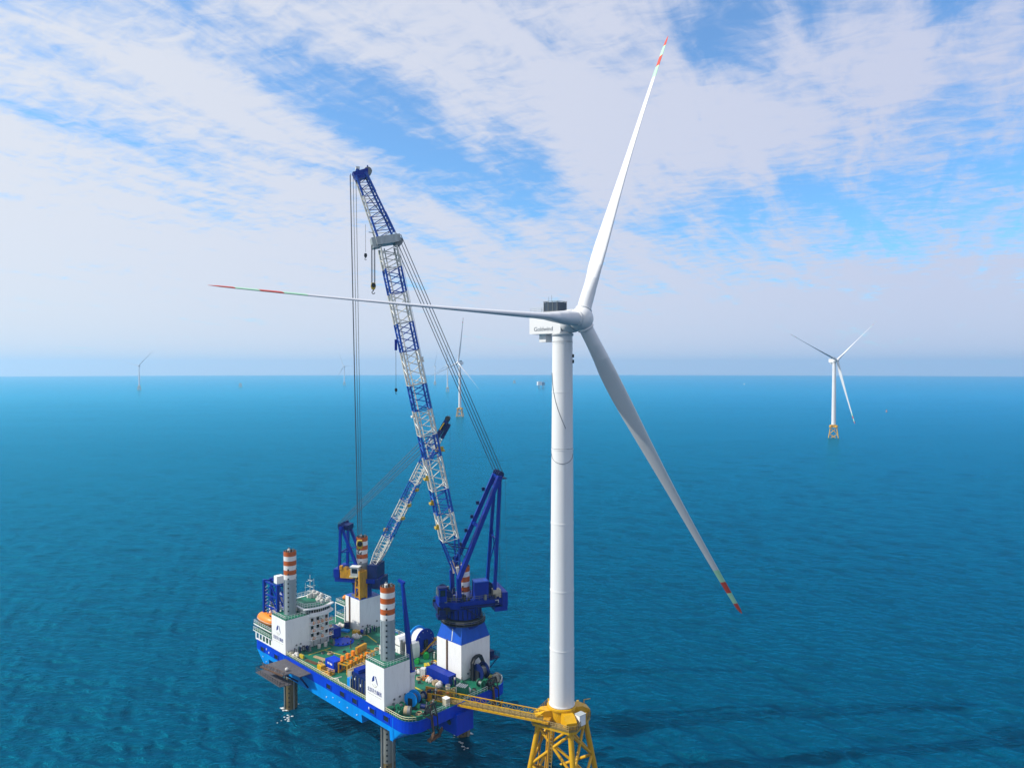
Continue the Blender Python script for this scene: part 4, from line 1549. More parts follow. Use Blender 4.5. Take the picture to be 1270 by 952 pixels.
build_main_crane()

def build_rear_crane():
    fa = R(-11.5)
    T = thing('pedestal_crane', 'smaller crane with blue A-frame and short lattice boom on the rear white house', 'crane', RL(-HL, HW, 0), fa)
    p = mb('dark_blue').lathe([(3.3, 31.4), (3.3, 32.2), (2.9, 32.4), (2.9, 32.8)], n=28, split=True)
    p.build('slew_column', T)
    b = mb('crane_blue').prism([(-7.6, -3.6), (5.6, -3.6), (6.6, -2), (6.6, 2), (5.6, 3.6), (-7.6, 3.6)], 32.3, 33.6)
    b.bx(-7.9, -6.0, -3.8, 3.8, 33.6, 36.2)
    b.build('slew_platform', T)
    w = mb('mach_yellow')
    for y in (-3.0,):
        w.tube((-4.4, y - 1.0, 35.6), (-4.4, y + 1.2, 35.6), 1.25, n=16).tube((-2.4, y - 1.0, 35.3), (-2.4, y + 1.2, 35.3), 1.1, n=16)
        w.bx(-5.6, -1.2, y - .9, y + .9, 33.6, 34.8)
        w.bx(-5.7, -4.9, y - 1.2, y - .2, 36.2, 37.4)
    w.build('winch', T)
    c = mb('head_grey').bx(-1.7, .9, -4.9, -3.0, 34.6, 37.4).mat('band_white').bx(-1.9, 1.1, -5.0, -2.9, 37.4, 37.6)
    c.mat('glass').bx(-1.3, .5, -4.93, -4.902, 35.6, 37.0)
    c.mat('rail').bx(-2.1, .6, -5.1, -2.8, 34.3, 34.6)
    c.build('operator_cab', T)
    mh = mb('dark_blue').bx(3.0, 6.2, -3.0, 3.2, 33.6, 37.8).mat('dark_blue').bx(4.4, 7.4, -3.4, 3.0, 30.6, 33.59)
    mh.build('machinery_house', T)
    af = mb('crane_blue')
    for s_ in (-1, 1):
        af.beam((-6.3, s_ * 3.0, 33.6), (-5.9, s_ * 2.8, 48.8), .75, .75)
        af.beam((-5.4, s_ * 2.6, 48.6), (.6, s_ * 2.6, 34.2), .8, .8)
        af.beam((-6.1, s_ * 2.9, 41.2), (-2.4, s_ * 2.6, 41.8), .3, .3)
        af.beam((-6.2, s_ * 2.9, 37), (-.8, s_ * 2.6, 38), .25, .25)
    af.beam((-5.7, -3.4, 48.9), (-5.7, 3.4, 48.9), .9, .9)
    af.beam((-6.1, -2.9, 41.2), (-6.1, 2.9, 41.2), .35, .35)
    af.mat('dark_blue').bx(-7.2, -3.6, -1.8, 1.8, 48.0, 49.6)
    for y in (-2.6, -1, 1, 2.6):
        af.tube((-6.2, y - .2, 49.5), (-6.2, y + .2, 49.5), .7, n=12)
    af.build('a_frame', T)
    F, H = Vector((3.7, 0, 36.6)), Vector((24.6, 0, 77.4))
    ax = (H - F).normalized()
    side = (0, 1, 0)
    dep = ax.cross(Vector(side)).normalized()
    cuts = [0, .10, .24, .38, .52, .66, .80, .93, 1]
    for k in range(len(cuts) - 1):
        s_ = mb(('lattice_white', 'lattice_white', 'lattice_blue', 'lattice_white', 'lattice_blue', 'lattice_white', 'lattice_blue', 'lattice_white')[k])
        w0 = 1.2 if k == 0 else 2.7
        lattice(s_, side, F.lerp(H, cuts[k]), F.lerp(H, cuts[k + 1]), 3.4 if k == 0 else 3.0, 3.0, w0, 2.7, 3, .17, .085)
        s_.mat('lattice_white').tube(F.lerp(H, cuts[k]) - dep * .6, F.lerp(H, cuts[k + 1]) - dep * .6, .16, n=5)
        for q in range(5):
            cc = F.lerp(H, cuts[k] + (cuts[k + 1] - cuts[k]) * (q + .5) / 5)
            s_.box(cc - dep * .5, (.9, 1.1, .12), (dep, Vector(side), ax))
        s_.build('boom_section', T)
    g_ = mb('gold')
    for t in (.27, .4, .5, .62):
        c_ = F.lerp(H, t) + dep * (1.7 if int(t * 100) % 2 else -1.7)
        g_.box(c_, (.9, 1.4, .8))
    split_build(g_, 'boom_platform', T, 1)
    hd = mb('dark_blue')
    hd.beam(H, H + Vector((3.6, 0, 6.0)), 1.3, 1.2, up=(0, 1, 0))
    hd.beam(H + Vector((1.6, 0, -.2)), H + Vector((4.0, 0, 4.2)), 1.0, .7, up=(0, 1, 0))
    hd.mat('gold').beam(H + Vector((1.2, -.75, 2.5)), H + Vector((2.6, -.75, 4.6)), .3, .5, up=(0, 1, 0)).mat('black').tube(H + Vector((3.5, -.7, 6.0)), H + Vector((3.5, .7, 6.0)), .7, n=12)
    hd.build('boom_head', T)
    r = mb('rope')
    for y in (-2.6, -1, 1, 2.6):
        r.tube((-6.2 + .25 * y, y, 50.1), H + Vector((-.8 + .3 * y, y * .5, 1.0 - .35 * y)), .085, n=5)
    r.tube(H + Vector((4.2, 0, 5.6)), H + Vector((4.2, 0, -22)), .035, n=4)
    r.build('boom_stay', T)
build_rear_crane()

# yellow access tower at the front corner of the rear house roof
ay = rig_thing('access_tower', 'yellow steel stair tower on the front edge of the rear crane house roof', 'stair tower', -20.6, 10.0, 27.73)
fr = mb('mach_yellow')
for x, y in ((-1.5, -1.3), (1.0, -1.3), (1.0, 1.0), (-1.5, 1.0)):
    fr.beam((x, y, 0), (x * .75, y, 8.6), .5 if x > 0 else .3, .6 if x > 0 else .3)
fr.bx(.5, 1.2, -1.5, 1.2, .4, 8.4)
for z in (.3, 3.2, 5.6, 8.4):
    fr.bx(-1.6, .48, -1.4, 1.1, z, z + .2)
fr.build('frame', ay)
mb('yellow_worn').beam((-1.3, -1.2, .5), (.3, -1.2, 3.2), .5, .15).beam((.3, -1.2, 3.4), (-1.1, -1.2, 5.6), .5, .15).rail([(-1.5, -1.3, 8.6), (.9, -1.3, 8.6), (.9, 1, 8.6)], 1, .8, .05).build('stair', ay)
mb('steel').bx(-3.8, -1.7, -1.2, .9, .02, .7).build('step_plate', ay)

# stored knuckle crane next to the near emblem house
kn = rig_thing('knuckle_crane', 'slim dark-blue folded crane jib standing upright beside the near emblem house', 'deck crane', HL + 2.9, -7.5, 17.71)
kb = mb('band_white').lathe([(.95, 0), (.95, 5.9), (1.25, 6.0), (1.25, 6.7), (.0, 6.7)], n=16, split=True)
kb.build('pedestal', kn)
km = mb('crane_blue')
def seg(p0, p1, w0, w1):
    p0, p1 = Vector(p0), Vector(p1)
    km.add([p0 + Vector((a * w0, b * w0 * .8, 0)) for a, b in ((-1, -1), (1, -1), (1, 1), (-1, 1))] + [p1 + Vector((a * w1, b * w1 * .8, 0)) for a, b in ((-1, -1), (1, -1), (1, 1), (-1, 1))],
           [(3, 2, 1, 0), (4, 5, 6, 7), (0, 1, 5, 4), (1, 2, 6, 5), (2, 3, 7, 6), (3, 0, 4, 7)])
seg((0, 0, 6.7), (-.6, -.1, 12.5), .8, .62)
seg((-.6, -.1, 12.5), (-2.7, -.5, 28.2), .62, .34)
km.beam((-2.0, -.4, 28.0), (-3.9, -.7, 28.5), .7, .6)
km.build('jib', kn)
mb('steel').tube((.75, 0, 7.2), (.1, 0, 13.5), .22, n=8).tube((-3.8, -.7, 28.2), (-3.8, -.7, 26.8), .06, n=4).build('hydraulic_ram', kn)

# ---------------------------------------------------------------- gangway
def build_gangway():
    a = Vector((-18.2, 172.2, 18.15))
    b = Vector((7.4, 164.6, 16.75))
    d = b - a
    L = d.length
    yaw = math.atan2(d.y, d.x)
    pitch = math.asin(d.z / L)
    t = thing('gangway', 'long yellow truss gangway from the green deck to the turbine platform', 'gangway', a, yaw)
    t.rotation_euler = (0, -pitch, yaw)
    w = 1.25
    f = mb('yellow')
    for s_ in (-1, 1):
        f.bx(-1, L, s_ * w - .14, s_ * w + .14, -.55, -.1)
        f.bx(-1, L, s_ * w - .09, s_ * w + .09, 1.15, 1.32)
    f.build('girder', t)
    k = mb('yellow_worn')
    n = 20
    for s_ in (-1, 1):
        for i in range(n + 1):
            x = L * i / n
            k.bx(x - .06, x + .06, s_ * w - .06, s_ * w + .06, -.1, 1.15)
            if i < n:
                x1 = L * (i + 1) / n
                k.beam((x, s_ * w, -.05 if i % 2 else 1.1), (x1, s_ * w, 1.1 if i % 2 else -.05), .09, .09)
    for i in range(n + 1):
        x = L * i / n
        k.bx(x - .07, x + .07, -w + .14, w - .14, -.4, -.24)
    k.build('lacing', t)
    mb('yellow_worn').bx(-.9, L - .1, -w + .16, w - .16, -.2, -.12).build('walkway', t)
    mb('mach_yellow').bx(-4.6, -.9, -1.9, 1.9, -.5, -.1).bx(-3.9, -.95, -1.7, -1.4, -.1, 1.4).bx(-3.9, -.95, 1.4, 1.7, -.1, 1.4).bx(L - .1, L + 1.5, -1.5, 1.5, -.6, -.15).build('landing', t)
    c = thing('control_box', 'cream control box standing at the deck end of the yellow gangway', 'box', RL(35.6, -3.9, DK), AN)
    mb('beige').bx(-.7, .7, -.6, .6, .12, 1.8).build('housing', c)
    mb('white').bx(-.78, .78, -.68, .68, 1.802, 1.9).mat('steel').bx(-.6, .6, -.5, .5, 0, .118).build('lid', c)
build_gangway()

# ---------------------------------------------------------------- anchors in racks on the end of the hull
def make_anchor(label, l, m, sgn):
    t = rig_thing('anchor', label, 'anchor', l, m, 12.9, R(8 * sgn), 'anchors on the hull end')
    s = mb('rust')
    s.beam((0, 0, 0), (-.9, .1, 5.2), .4, .45).bx(-.5, .5, -1.8, 1.8, -.15, .35)
    s.build('shank', t)
    for y in (-1.35, 1.35):
        fl = mb('rust').beam((.1, y, 0), (1.1, y * 1.05, 1.9), .3, .7).beam((.9, y * 1.04, 1.6), (1.25, y * 1.06, 2.4), .16, .4)
        fl.build('fluke', t)
    r = mb('black')
    for y in (-1.1, 1.1):
        r.beam((-2.6, y, 4.9), (.2, y * .8, 5.0), .3, .3).beam((-2.6, y, 4.9), (-1.0, y * .9, 7.6), .28, .28).beam((-1.0, y * .9, 7.6), (.2, y * .8, 5.0), .25, .25)
        r.beam((.2, y * .8, 5.0), (.5, y * .9, .8), .2, .2).beam((-1.6, y, 2.5), (.4, y * .9, 1.6), .16, .16)
    r.beam((-1.0, -1, 7.6), (-1.0, 1, 7.6), .25, .25).tube((-1.9, -.9, 5.6), (-1.9, .9, 5.6), .5, n=10)
    r.build('rack', t)
make_anchor('rusty anchor in its black rack on the near hull corner, above the front leg', 38.2, -9.8, 1)
make_anchor('dark anchor rack at the far right hull corner behind the gangway', 38.2, 10.0, -1)

# ---------------------------------------------------------------- deck cargo and machines
def container(label, l, m, sx, sy, sz, key, rz=0.0, doors=True):
    t = rig_thing('container', label, 'container', l, m, DK, rz)
    b = mb(key).bx(-sx / 2 + .06, sx / 2 - .06, -sy / 2 + .06, sy / 2 - .06, .12, sz - .1)
    k = int(sx / .5)
    for i in range(k):
        x = -sx / 2 + .3 + i * .5
        for s_ in (-1, 1):
            b.bx(x - .1, x + .1, s_ * sy / 2 - .06 * (1 if s_ > 0 else -1) - .0, s_ * (sy / 2 - .02), .25, sz - .25)
    b.build('body', t)
    f = mb(key)
    for x in (-sx / 2 + .08, sx / 2 - .08):
        for y in (-sy / 2 + .08, sy / 2 - .08):
            f.bx(x - .08, x + .08, y - .08, y + .08, 0, sz)
    for y in (-sy / 2 + .08, sy / 2 - .08):
        for z in (.0, sz - .16):
            f.bx(-sx / 2 + .162, sx / 2 - .162, y - .078, y + .078, z + .004, z + .156)
    f.build('corner_frame', t)
    if doors:
        d = mb(key)
        for y in (-sy / 4 + .03, sy / 4 - .03):
            d.bx(sx / 2 - .06, sx / 2 - .02, y - sy / 4 + .12, y + sy / 4 - .12, .2, sz - .2)
        d.mat('steel')
        for y in (-sy / 3, -sy / 8, sy / 8, sy / 3):
            d.tube((sx / 2, y, .25), (sx / 2, y, sz - .25), .03, n=5)
        d.build('door', t)
    return t
c1 = container('short blue container with white lettering beside the yellow frames', -1.7, -11.6, 4.2, 2.6, 2.9, 'hull_blue')
lw = mb('band_white')
for i, w_ in enumerate((.45, .3, .5, .35)):
    x = -.95 + i * .62
    lw.bx(x, x + w_, -1.315, -1.302, 1.75, 2.25)
lw.build('white_mark', c1)
container('long blue container lying beside the pedestal house of the tall crane', 24.2, 4.1, 9.0, 2.5, 2.7, 'crane_blue')

def build_frames():
    t = rig_thing('blade_rack', 'yellow-orange steel transport frames stacked on the green deck by the near house', 'cargo frame', 1.0, -6.2, DK, R(106))
    # long axis x runs across the deck
    f = mb('mach_yellow')
    for y in (-1.5, 1.5):
        f.bx(-5.6, 5.6, y - .2, y + .2, 0, .45).bx(-5.6, 5.6, y - .18, y + .18, 2.3, 2.65)
    for i in range(9):
        x = -5.4 + i * 1.35
        f.bx(x - .18, x + .18, -1.68, -1.32, .45, 2.3).bx(x - .18, x + .18, 1.32, 1.68, .45, 2.3)
        f.bx(x - .12, x + .12, -1.3, 1.3, 2.32, 2.6)
    f.build('base_frame', t)
    o = mb('orange')
    for i in range(4):
        x = -4.0 + i * 2.1
        o.bx(x - .35, x + .35, 1.0, 1.9, 2.66, 3.9).bx(x - .3, x + .3, -1.9, -1.2, 2.66, 3.3)
    o.mat('mach_yellow').bx(1.6, 5.6, 1.1, 1.9, 2.66, 4.2)
    split_build(o, 'saddle', t, 1)
    g = mb('yellow')
    for i in range(7):
        x = -5 + i * 1.6
        g.bx(x - .25, x + .25, -2.7, -1.75, .05, 1.7 + .3 * (i % 2))
    split_build(g, 'clamp', t, 1)
build_frames()
bt = rig_thing('steel_trough', 'long beige steel trough lying in front of the yellow frames', 'trough', 5.0, -8.3, DK, R(107))
mb('beige').bx(-3.6, 3.6, -.7, .7, .0, .15).bx(-3.6, 3.6, -.7, -.58, .15, 1.9).bx(-3.6, 3.6, .58, .7, .15, 1.9).bx(-3.6, -3.48, -.575, .575, .15, 1.9).bx(3.48, 3.6, -.575, .575, .15, 1.9).build('shell', bt)
rb = mb('timber')
for i in range(8):
    rb.bx(-3.3 + i * .9, -3.1 + i * .9, -.85, .85, 1.902, 2.05)
rb.mat('rust')
for i in range(5):
    rb.bx(-3.2 + i * 1.5, -3.05 + i * 1.5, -.78, -.702, .1, 1.9)
split_build(rb, 'rib', bt, 1)

hp = rig_thing('hydraulic_power_unit', 'dark blue hydraulic machine pressed against the near emblem house', 'machine', 14.6, -12.6, DK)
hb = mb('dark_blue').bx(-3.3, 3.9, -1.9, 1.9, .3, 4.2).mat('black').bx(-3.6, 4.2, -2.1, 2.1, .0, .3)
hb.build('housing', hp)
hr = mb('light_blue').bx(-4.6, -3.4, -2.4, -1.2, .0, 2.4).bx(-4.2, -3.6, -1.1, .2, 1.4, 3.2)
hr.build('valve_cabinet', hp)
pp = mb('steel')
for x in (-2.6, -1.3, .2, 1.5, 2.8):
    pp.tube((x, -1.98, .4), (x, -1.98, 3.6), .12, n=6)
pp.mat('rail_white').tube((-3.2, -2.3, 0), (-3.2, -2.3, 4.4), .12, n=6).bx(.6, 1.0, -2.05, -1.92, 1.6, 2.2).bx(-1.9, -1.5, -2.05, -1.92, 2.6, 3.0)
pp.mat('crane_blue').bx(-2.9, -.8, -1.5, 1.5, 4.2, 5.0).tube((1.8, 0, 4.2), (1.8, 0, 5.4), .8, n=12)
pp.build('pipework', hp)

# big umbilical reel and white machine behind the near house
rt = rig_thing('cable_reel', 'very large blue-flanged reel standing on the far edge of the deck', 'reel', 5.6, 12.4, DK)
rr = mb('crane_blue')
rr.tube((1.55, 0, 3.7), (1.85, 0, 3.7), 3.3, n=36)
rr.build('flange', rt)
r2 = mb('light_blue').tube((-1.85, 0, 3.7), (-1.55, 0, 3.7), 3.3, n=36)
r2.build('flange', rt)
mb('white').tube((-1.55, 0, 3.7), (1.55, 0, 3.7), 2.6, n=28).build('drum', rt)
bolts = mb('band_white')
for k in range(10):
    a = 2 * PI * k / 10
    bolts.box((1.87, 2.6 * math.cos(a), 3.7 + 2.6 * math.sin(a)), (.06, .18, .18))
split_build(bolts, 'bolt', rt, 1)
mb('black').bx(-2.6, 2.6, -2.6, 2.6, 0, .3).bx(1.95, 2.4, -.6, .6, .3, 3.9).bx(-2.4, -1.95, -.6, .6, .3, 3.9).build('stand', rt)
wm = rig_thing('generator_set', 'white rounded generator with dark pipework left of the big blue reel', 'generator', 1.8, 8.2, DK)
cv = MB().mat('white')
prof = [(-1.7, .4), (-1.7, 3.4), (-1.4, 4.2), (-.7, 4.8), (.7, 4.8), (1.4, 4.2), (1.7, 3.4), (1.7, .4)]
cv.extrude([(x, -1.7, z) for x, z in prof], (0, 3.4, 0))
cv.build('housing', wm)
mb('glass').bx(-1.5, 1.5, -1.75, -1.702, 2.4, 2.6).build('louvre', wm)
mb('steel').bx(-2, 2, -2, 2, 0, .4).tube((2.2, -1.4, .4), (2.2, -1.4, 4.4), .3, n=10).tube((2.2, -.4, .4), (2.2, -.4, 3.6), .3, n=10).tube((-2.3, 1, .4), (-2.3, 1, 5.2), .25, n=10).build('exhaust', wm)
wn = rig_thing('traction_winch', 'white curved winch shield in front of the big blue reel', 'winch', 6.8, 8.3, DK)
sh = MB().mat('band_white')
prof = [(-1.1, 0), (-1.1, 3.6), (-.7, 4.4), (.2, 4.6), (1.0, 4.0), (1.3, 2.8), (1.3, 0), (1.0, 0), (1.0, 2.7), (.7, 3.7), (.1, 4.2), (-.5, 4.0), (-.8, 3.4), (-.8, 0)]
sh.extrude([(x, -1.6, z) for x, z in prof], (0, 3.2, 0))
sh.build('shield', wn)
mb('dark_blue').tube((0.1, -1.5, 1.9), (.1, 1.5, 1.9), 1.2, n=20).bx(-.7, .9, -1.4, 1.4, 0, .68).build('drum', wn)

# scattered machinery: winches, reels, drums
def winch(label, l, m, rz, r_, w_, key, base='black', group=None):
    t = rig_thing('winch', label, 'winch', l, m, DK, rz, group)
    d = mb('steel').tube((0, -w_ / 2, r_ + .35), (0, w_ / 2, r_ + .35), r_ * .55, n=16)
    d.build('drum', t)
    for y in (-w_ / 2 - .15, w_ / 2):
        mb(key).tube((0, y, r_ + .35), (0, y + .18, r_ + .35), r_, n=20).build('flange', t)
    b = mb(base).bx(-r_ * .9, r_ * .9, -w_ / 2 - .5, w_ / 2 + .5, 0, .34).bx(-r_ * .3, r_ * .3, w_ / 2 + .2, w_ / 2 + .45, .34, r_ + .7)
    b.bx(-r_ * .3, r_ * .3, -w_ / 2 - .45, -w_ / 2 - .2, .34, r_ + .7)
    b.build('frame', t)
    mb('dark_green').bx(r_ * .4, r_ * 1.4, -w_ / 2, -w_ / 2 + .8, .36, 1.3).build('motor', t)
    return t
winch('bright blue mooring winch by the near emblem house, nearest the hull corner', 30.4, -10.0, R(20), 1.75, 1.5, 'light_blue')
winch('dark blue mooring winch behind the bright blue one by the near house', 30.2, -7.2, R(5), 1.1, 1.6, 'dark_blue')
winch('big dark blue winch against the right wall of the tall crane house', 31.6, 11.4, 0, 2.1, 2.0, 'dark_blue')
winch('green winch near the deck edge in front of the near emblem house', 30.0, -13.4, R(10), .85, 1.3, 'dark_green', 'dark_green')
winch('dark green winch beside the far right corner anchor', 35.0, 8.2, R(90), .95, 1.4, 'dark_green', 'dark_green')
hood = rig_thing('winch_hood', 'black arched hood standing over the winch at the tall crane house', 'hood', 30.2, 11.4, DK)
prof = [(-1.9, 0), (-1.9, 4.6), (-1.3, 5.7), (0, 6.2), (1.3, 6.0), (1.9, 4.8), (3.2, 2.2), (4.0, 0), (3.6, 0), (2.9, 1.9), (1.4, 4.6), (.9, 5.4), (0, 5.7), (-1.0, 5.3), (-1.5, 4.5), (-1.5, 0)]
mb('black').extrude([(-.6, y, z) for y, z in prof], (1.0, 0, 0)).build('arch', hood)
mb('dark_blue').bx(-.5, .3, -1.48, 1.3, .0, 3.6).build('back_plate', hood)
gt = rig_thing('drum_reel', 'tan and grey rope drum on the green deck at the near corner', 'rope drum', 32.8, -13.2, DK, R(35))
mb('timber').tube((-.8, 0, 1.05), (.0, 0, 1.05), 1.0, n=18).build('rope_coil', gt)
mb('steel').tube((.01, 0, 1.05), (.7, 0, 1.05), 1.03, n=18).bx(-.8, .7, -.5, .5, 0, .2).build('flange', gt)
wc = rig_thing('cabinet', 'white louvred cabinet on the green deck right of the tall crane house', 'cabinet', 34.2, 2.3, DK, R(20))
mb('dark_green').bx(-.9, 1.6, -.9, .9, .1, 2.3).build('body', wc)
lv = mb('band_white').bx(-1.05, -.9, -.95, -.2, .1, 2.6).bx(-1.05, -.9, .1, .95, .1, 2.5)
for k in range(5):
    lv.bx(-.85 + .5 * k, -.65 + .5 * k, -.9, .9, 2.302, 2.5)
lv.build('louvre', wc)
mb('steel').bx(-.9, 1.6, -.8, .8, 0, .098).build('skid', wc)
hut = rig_thing('deck_cabin', 'narrow white deck cabin left of the near grey striped leg', 'cabin', 2.4, 2.1, DK)
mb('white').bx(-1.2, 1.2, -1.0, 1.0, 0, 4.0).build('wall', hut)
mb('deck_green').bx(-1.3, 1.3, -1.1, 1.1, 4.002, 4.1).build('roof', hut)
mb('steel').bx(-.4, .5, -1.03, -1.002, .1, 2.1).build('door', hut)
ds = rig_thing('deck_hatch', 'large round blue hatch cover lying flat in the shade on deck', 'hatch', -16.6, .6, DK + .004)
mb('hull_blue').lathe([(0, .35), (2.9, .35), (3.3, .2), (3.3, 0)], n=36, split=True).build('cover', ds)
bt_ = mb('black')
for k in range(12):
    a = 2 * PI * k / 12
    bt_.bx(2.7 * math.cos(a) - .18, 2.7 * math.cos(a) + .18, 2.7 * math.sin(a) - .18, 2.7 * math.sin(a) + .18, .33, .55)
split_build(bt_, 'clip', ds, 1)
pt = rig_thing('warning_post', 'thin rust-brown post standing alone in the middle of the green deck', 'post', -11.0, -.3, DK)
mb('rust').tube((0, 0, .1), (0, 0, 2.2), .1, n=8).build('pole', pt)
mb('rust').bx(-.3, .3, -.3, .3, 0, .1).build('foot', pt)

def simple(name, label, cat, l, m, rz, build, group=None, z=DK):
    t = rig_thing(name, label, cat, l, m, z, rz, group)
    build(t)
    return t
def crate_b(key, sx, sy, sz):
    def f(t):
        mb(key).bx(-sx / 2, sx / 2, -sy / 2, sy / 2, .12, sz).build('body', t)
        mb('timber').bx(-sx / 2, sx / 2, -sy / 2, -sy / 2 + .15, 0, .118).bx(-sx / 2, sx / 2, sy / 2 - .15, sy / 2, 0, .118).build('runner', t)
        k = mb(key)
        for x in (-sx / 2 - .03, 0, sx / 2 - .03):
            k.bx(x, x + .06, -sy / 2 - .04, -sy / 2 - .002, .14, sz)
        k.mat('steel').bx(-sx / 2 + .1, sx / 2 - .1, -.05, .05, sz + .002, sz + .05)
        k.build('strap', t)
    return f
def planks_b(key, L, n):
    def f(t):
        rn = random.Random(n + int(L * 10))
        b = mb(key)
        for i in range(n):
            y = -.25 * n / 2 + .25 * i
            x = rn.uniform(-.5, .5)
            b.bx(-L / 2 + x, L / 2 + x, y, y + .21, .1 * (i % 2), .1 * (i % 2) + .12)
        split_build(b, 'plank', t, 1)
        mb('timber').bx(-L / 3 - .1, -L / 3 + .1, -.25 * n / 2, .25 * n / 2, -.0, .0901).build('bearer', t) if False else None
    return f
def bags_b(n, spread):
    def f(t):
        rn = random.Random(n * 7 + int(spread * 10))
        b = mb('bag')
        for i in range(n):
            r_ = rn.uniform(.45, .75)
            b.ball((rn.uniform(-spread, spread), rn.uniform(-spread, spread), r_ * .7), r_, 9, 6, (1, rn.uniform(.7, 1), .8 + rn.random() * .4))
        split_build(b, 'sack', t, 1)
        c = mb('steel')
        c.bx(-spread, spread, -spread, spread, .0, .06)
        c.build('pallet', t)
    return f
def basket_b(key, sx, sy, sz):
    def f(t):
        b = mb(key).bx(-sx / 2, sx / 2, -sy / 2, sy / 2, 0, .14)
        b.build('floor', t)
        r_ = mb(key).rail([(-sx / 2, -sy / 2, .14), (sx / 2, -sy / 2, .14), (sx / 2, sy / 2, .14), (-sx / 2, sy / 2, .14)], sz, .5, .06, (1, .5), closed=True)
        r_.build('cage', t)
        g = mb('rust')
        rn = random.Random(int(sx * 33))
        for i in range(6):
            x, y = rn.uniform(-sx / 2 + .3, sx / 2 - .3), rn.uniform(-sy / 2 + .3, sy / 2 - .3)
            g.mat(rn.choice(('rust', 'orange', 'mach_yellow', 'timber'))).bx(x - .28, x + .28, y - .28, y + .28, .142, .4 + rn.random() * .7)
        g.build('cargo', t)
    return f
def drum_b(key, r_, h):
    def f(t):
        mb(key).lathe([(r_, 0), (r_, h * .33), (r_ + .03, h * .34), (r_, h * .36), (r_, h * .66), (r_ + .03, h * .67), (r_, h * .69), (r_, h)], n=16).build('body', t)
        mb('steel').lathe([(r_, h), (r_ - .05, h), (r_ - .06, h - .04), (0, h - .04)], n=16, split=True).build('lid', t)
    return f
def reel_b(key, r_, w_):
    def f(t):
        for y in (-w_ / 2, w_ / 2 - .1):
            mb(key).tube((0, y, r_), (0, y + .1, r_), r_, n=18).build('flange', t)
        mb(key).tube((0, -w_ / 2 + .1, r_), (0, w_ / 2 - .1, r_), r_ * .7, n=16).build('hose_coil', t)
        mb('black').bx(-r_ * .7, r_ * .7, -w_ / 2, w_ / 2, 0, .1).build('stand', t)
    return f
def pump_b(key):
    def f(t):
        mb(key).tube((-.8, 0, .8), (.6, 0, .8), .55, n=14).build('motor', t)
        mb('steel').bx(-1, 1, -.5, .5, 0, .2).bx(.62, 1.0, -.3, .3, .2, 1.2).tube((.8, 0, 1.2), (.8, 0, 1.9), .15, n=8).build('bedplate', t)
    return f
def rack_b(key, sx, sy, sz):
    def f(t):
        b = mb(key)
        for x in (-sx / 2, sx / 2):
            for y in (-sy / 2, sy / 2):
                b.bx(x - .07, x + .07, y - .07, y + .07, 0, sz)
        for z in (.3, sz - .1):
            b.bx(-sx / 2, sx / 2, -sy / 2 - .05, -sy / 2 + .05, z, z + .1).bx(-sx / 2, sx / 2, sy / 2 - .05, sy / 2 + .05, z, z + .1)
        b.build('frame', t)
        c = MB()
        rn = random.Random(int(sx * 50 + sy * 9))
        for i in range(5):
            x = -sx / 2 + sx * (i + .5) / 5
            c.mat(rn.choice(('steel', 'rust', 'bag', 'dark_green', 'dark_blue'))).tube((x, 0, .3), (x, 0, sz + rn.uniform(-.2, .4)), .22, n=10)
        c.build('gas_bottle', t)
    return f
simple('crate', 'yellow crate at the deck edge beside the boarding platform', 'crate', -4.0, -14.0, 0, crate_b('yellow', 1.9, 1.4, 1.3))
simple('cargo_basket', 'orange-yellow cargo basket next to the short blue container', 'basket', -.3, -14.2, R(10), basket_b('yellow', 3.2, 1.8, .9))
simple('plank_pile', 'pale timber planks lying on the deck near the left house', 'planks', -10.6, -10.4, R(12), planks_b('timber', 4.6, 4))
simple('plank_pile', 'rust-brown steel strips lying by the left deck edge', 'planks', -10.4, -13.4, R(8), planks_b('rust', 4.8, 5))
simple('steel_bar', 'thin pale steel bar lying across the deck by the short blue container', 'bar', 3.6, -13.7, R(75), planks_b('bag', 3.0, 1))
simple('sack_pile', 'white sack pile under the left corner of the rear crane house', 'sacks', -16.2, 5.2, 0, bags_b(9, 1.0))
simple('sack_pile', 'white bags heaped between the cabin block and the rear house', 'sacks', -27.6, 6.6, 0, bags_b(8, 1.1))
simple('crate', 'yellow crates at the foot of the rear crane house', 'crate', -19.0, 7.0, R(15), crate_b('yellow', 2.2, 1.3, 1.1))
simple('oil_drum', 'blue barrel standing left of the rear crane house wall', 'barrel', -24.6, 7.2, 0, drum_b('dark_blue', .8, 2.3))
simple('pallet', 'light blue tarpaulin pallet on deck left of the rear house', 'pallet', -22.9, 5.6, R(20), crate_b('light_blue', 2.6, 1.4, .7))
simple('hydraulic_rack', 'dark gas bottle rack along the shaded wall of the rear house', 'bottle rack', -16.6, 10.4, R(90), rack_b('black', 3.6, 1.0, 1.8))
simple('pump', 'blue pump at the shaded corner of the rear crane house', 'pump', -17.4, 8.2, 0, pump_b('crane_blue'))
simple('hose_reel', 'bright green hose reel in front of the diagonal yellow pole', 'hose reel', 11.4, 6.4, R(30), reel_b('green', .7, 1.0))
simple('hose_reel', 'bright green hose reel nearest the big blue cable reel', 'hose reel', 10.6, 10.2, R(50), reel_b('green', .85, 1.3))
pl_ = rig_thing('yellow_davit', 'yellow pole leaning over the clutter by the big blue reel', 'davit', 7.6, 11.0, DK)
mb('mach_yellow').beam((0, 0, .3), (1.2, 4.2, 3.6), .35, .35).bx(.7, 1.7, 3.8, 4.6, 3.4, 4.0).build('arm', pl_)
mb('mach_yellow').bx(-.5, .5, -.5, .5, 0, .35).build('foot', pl_)
CL = 'small crates and bags scattered along the long blue container'
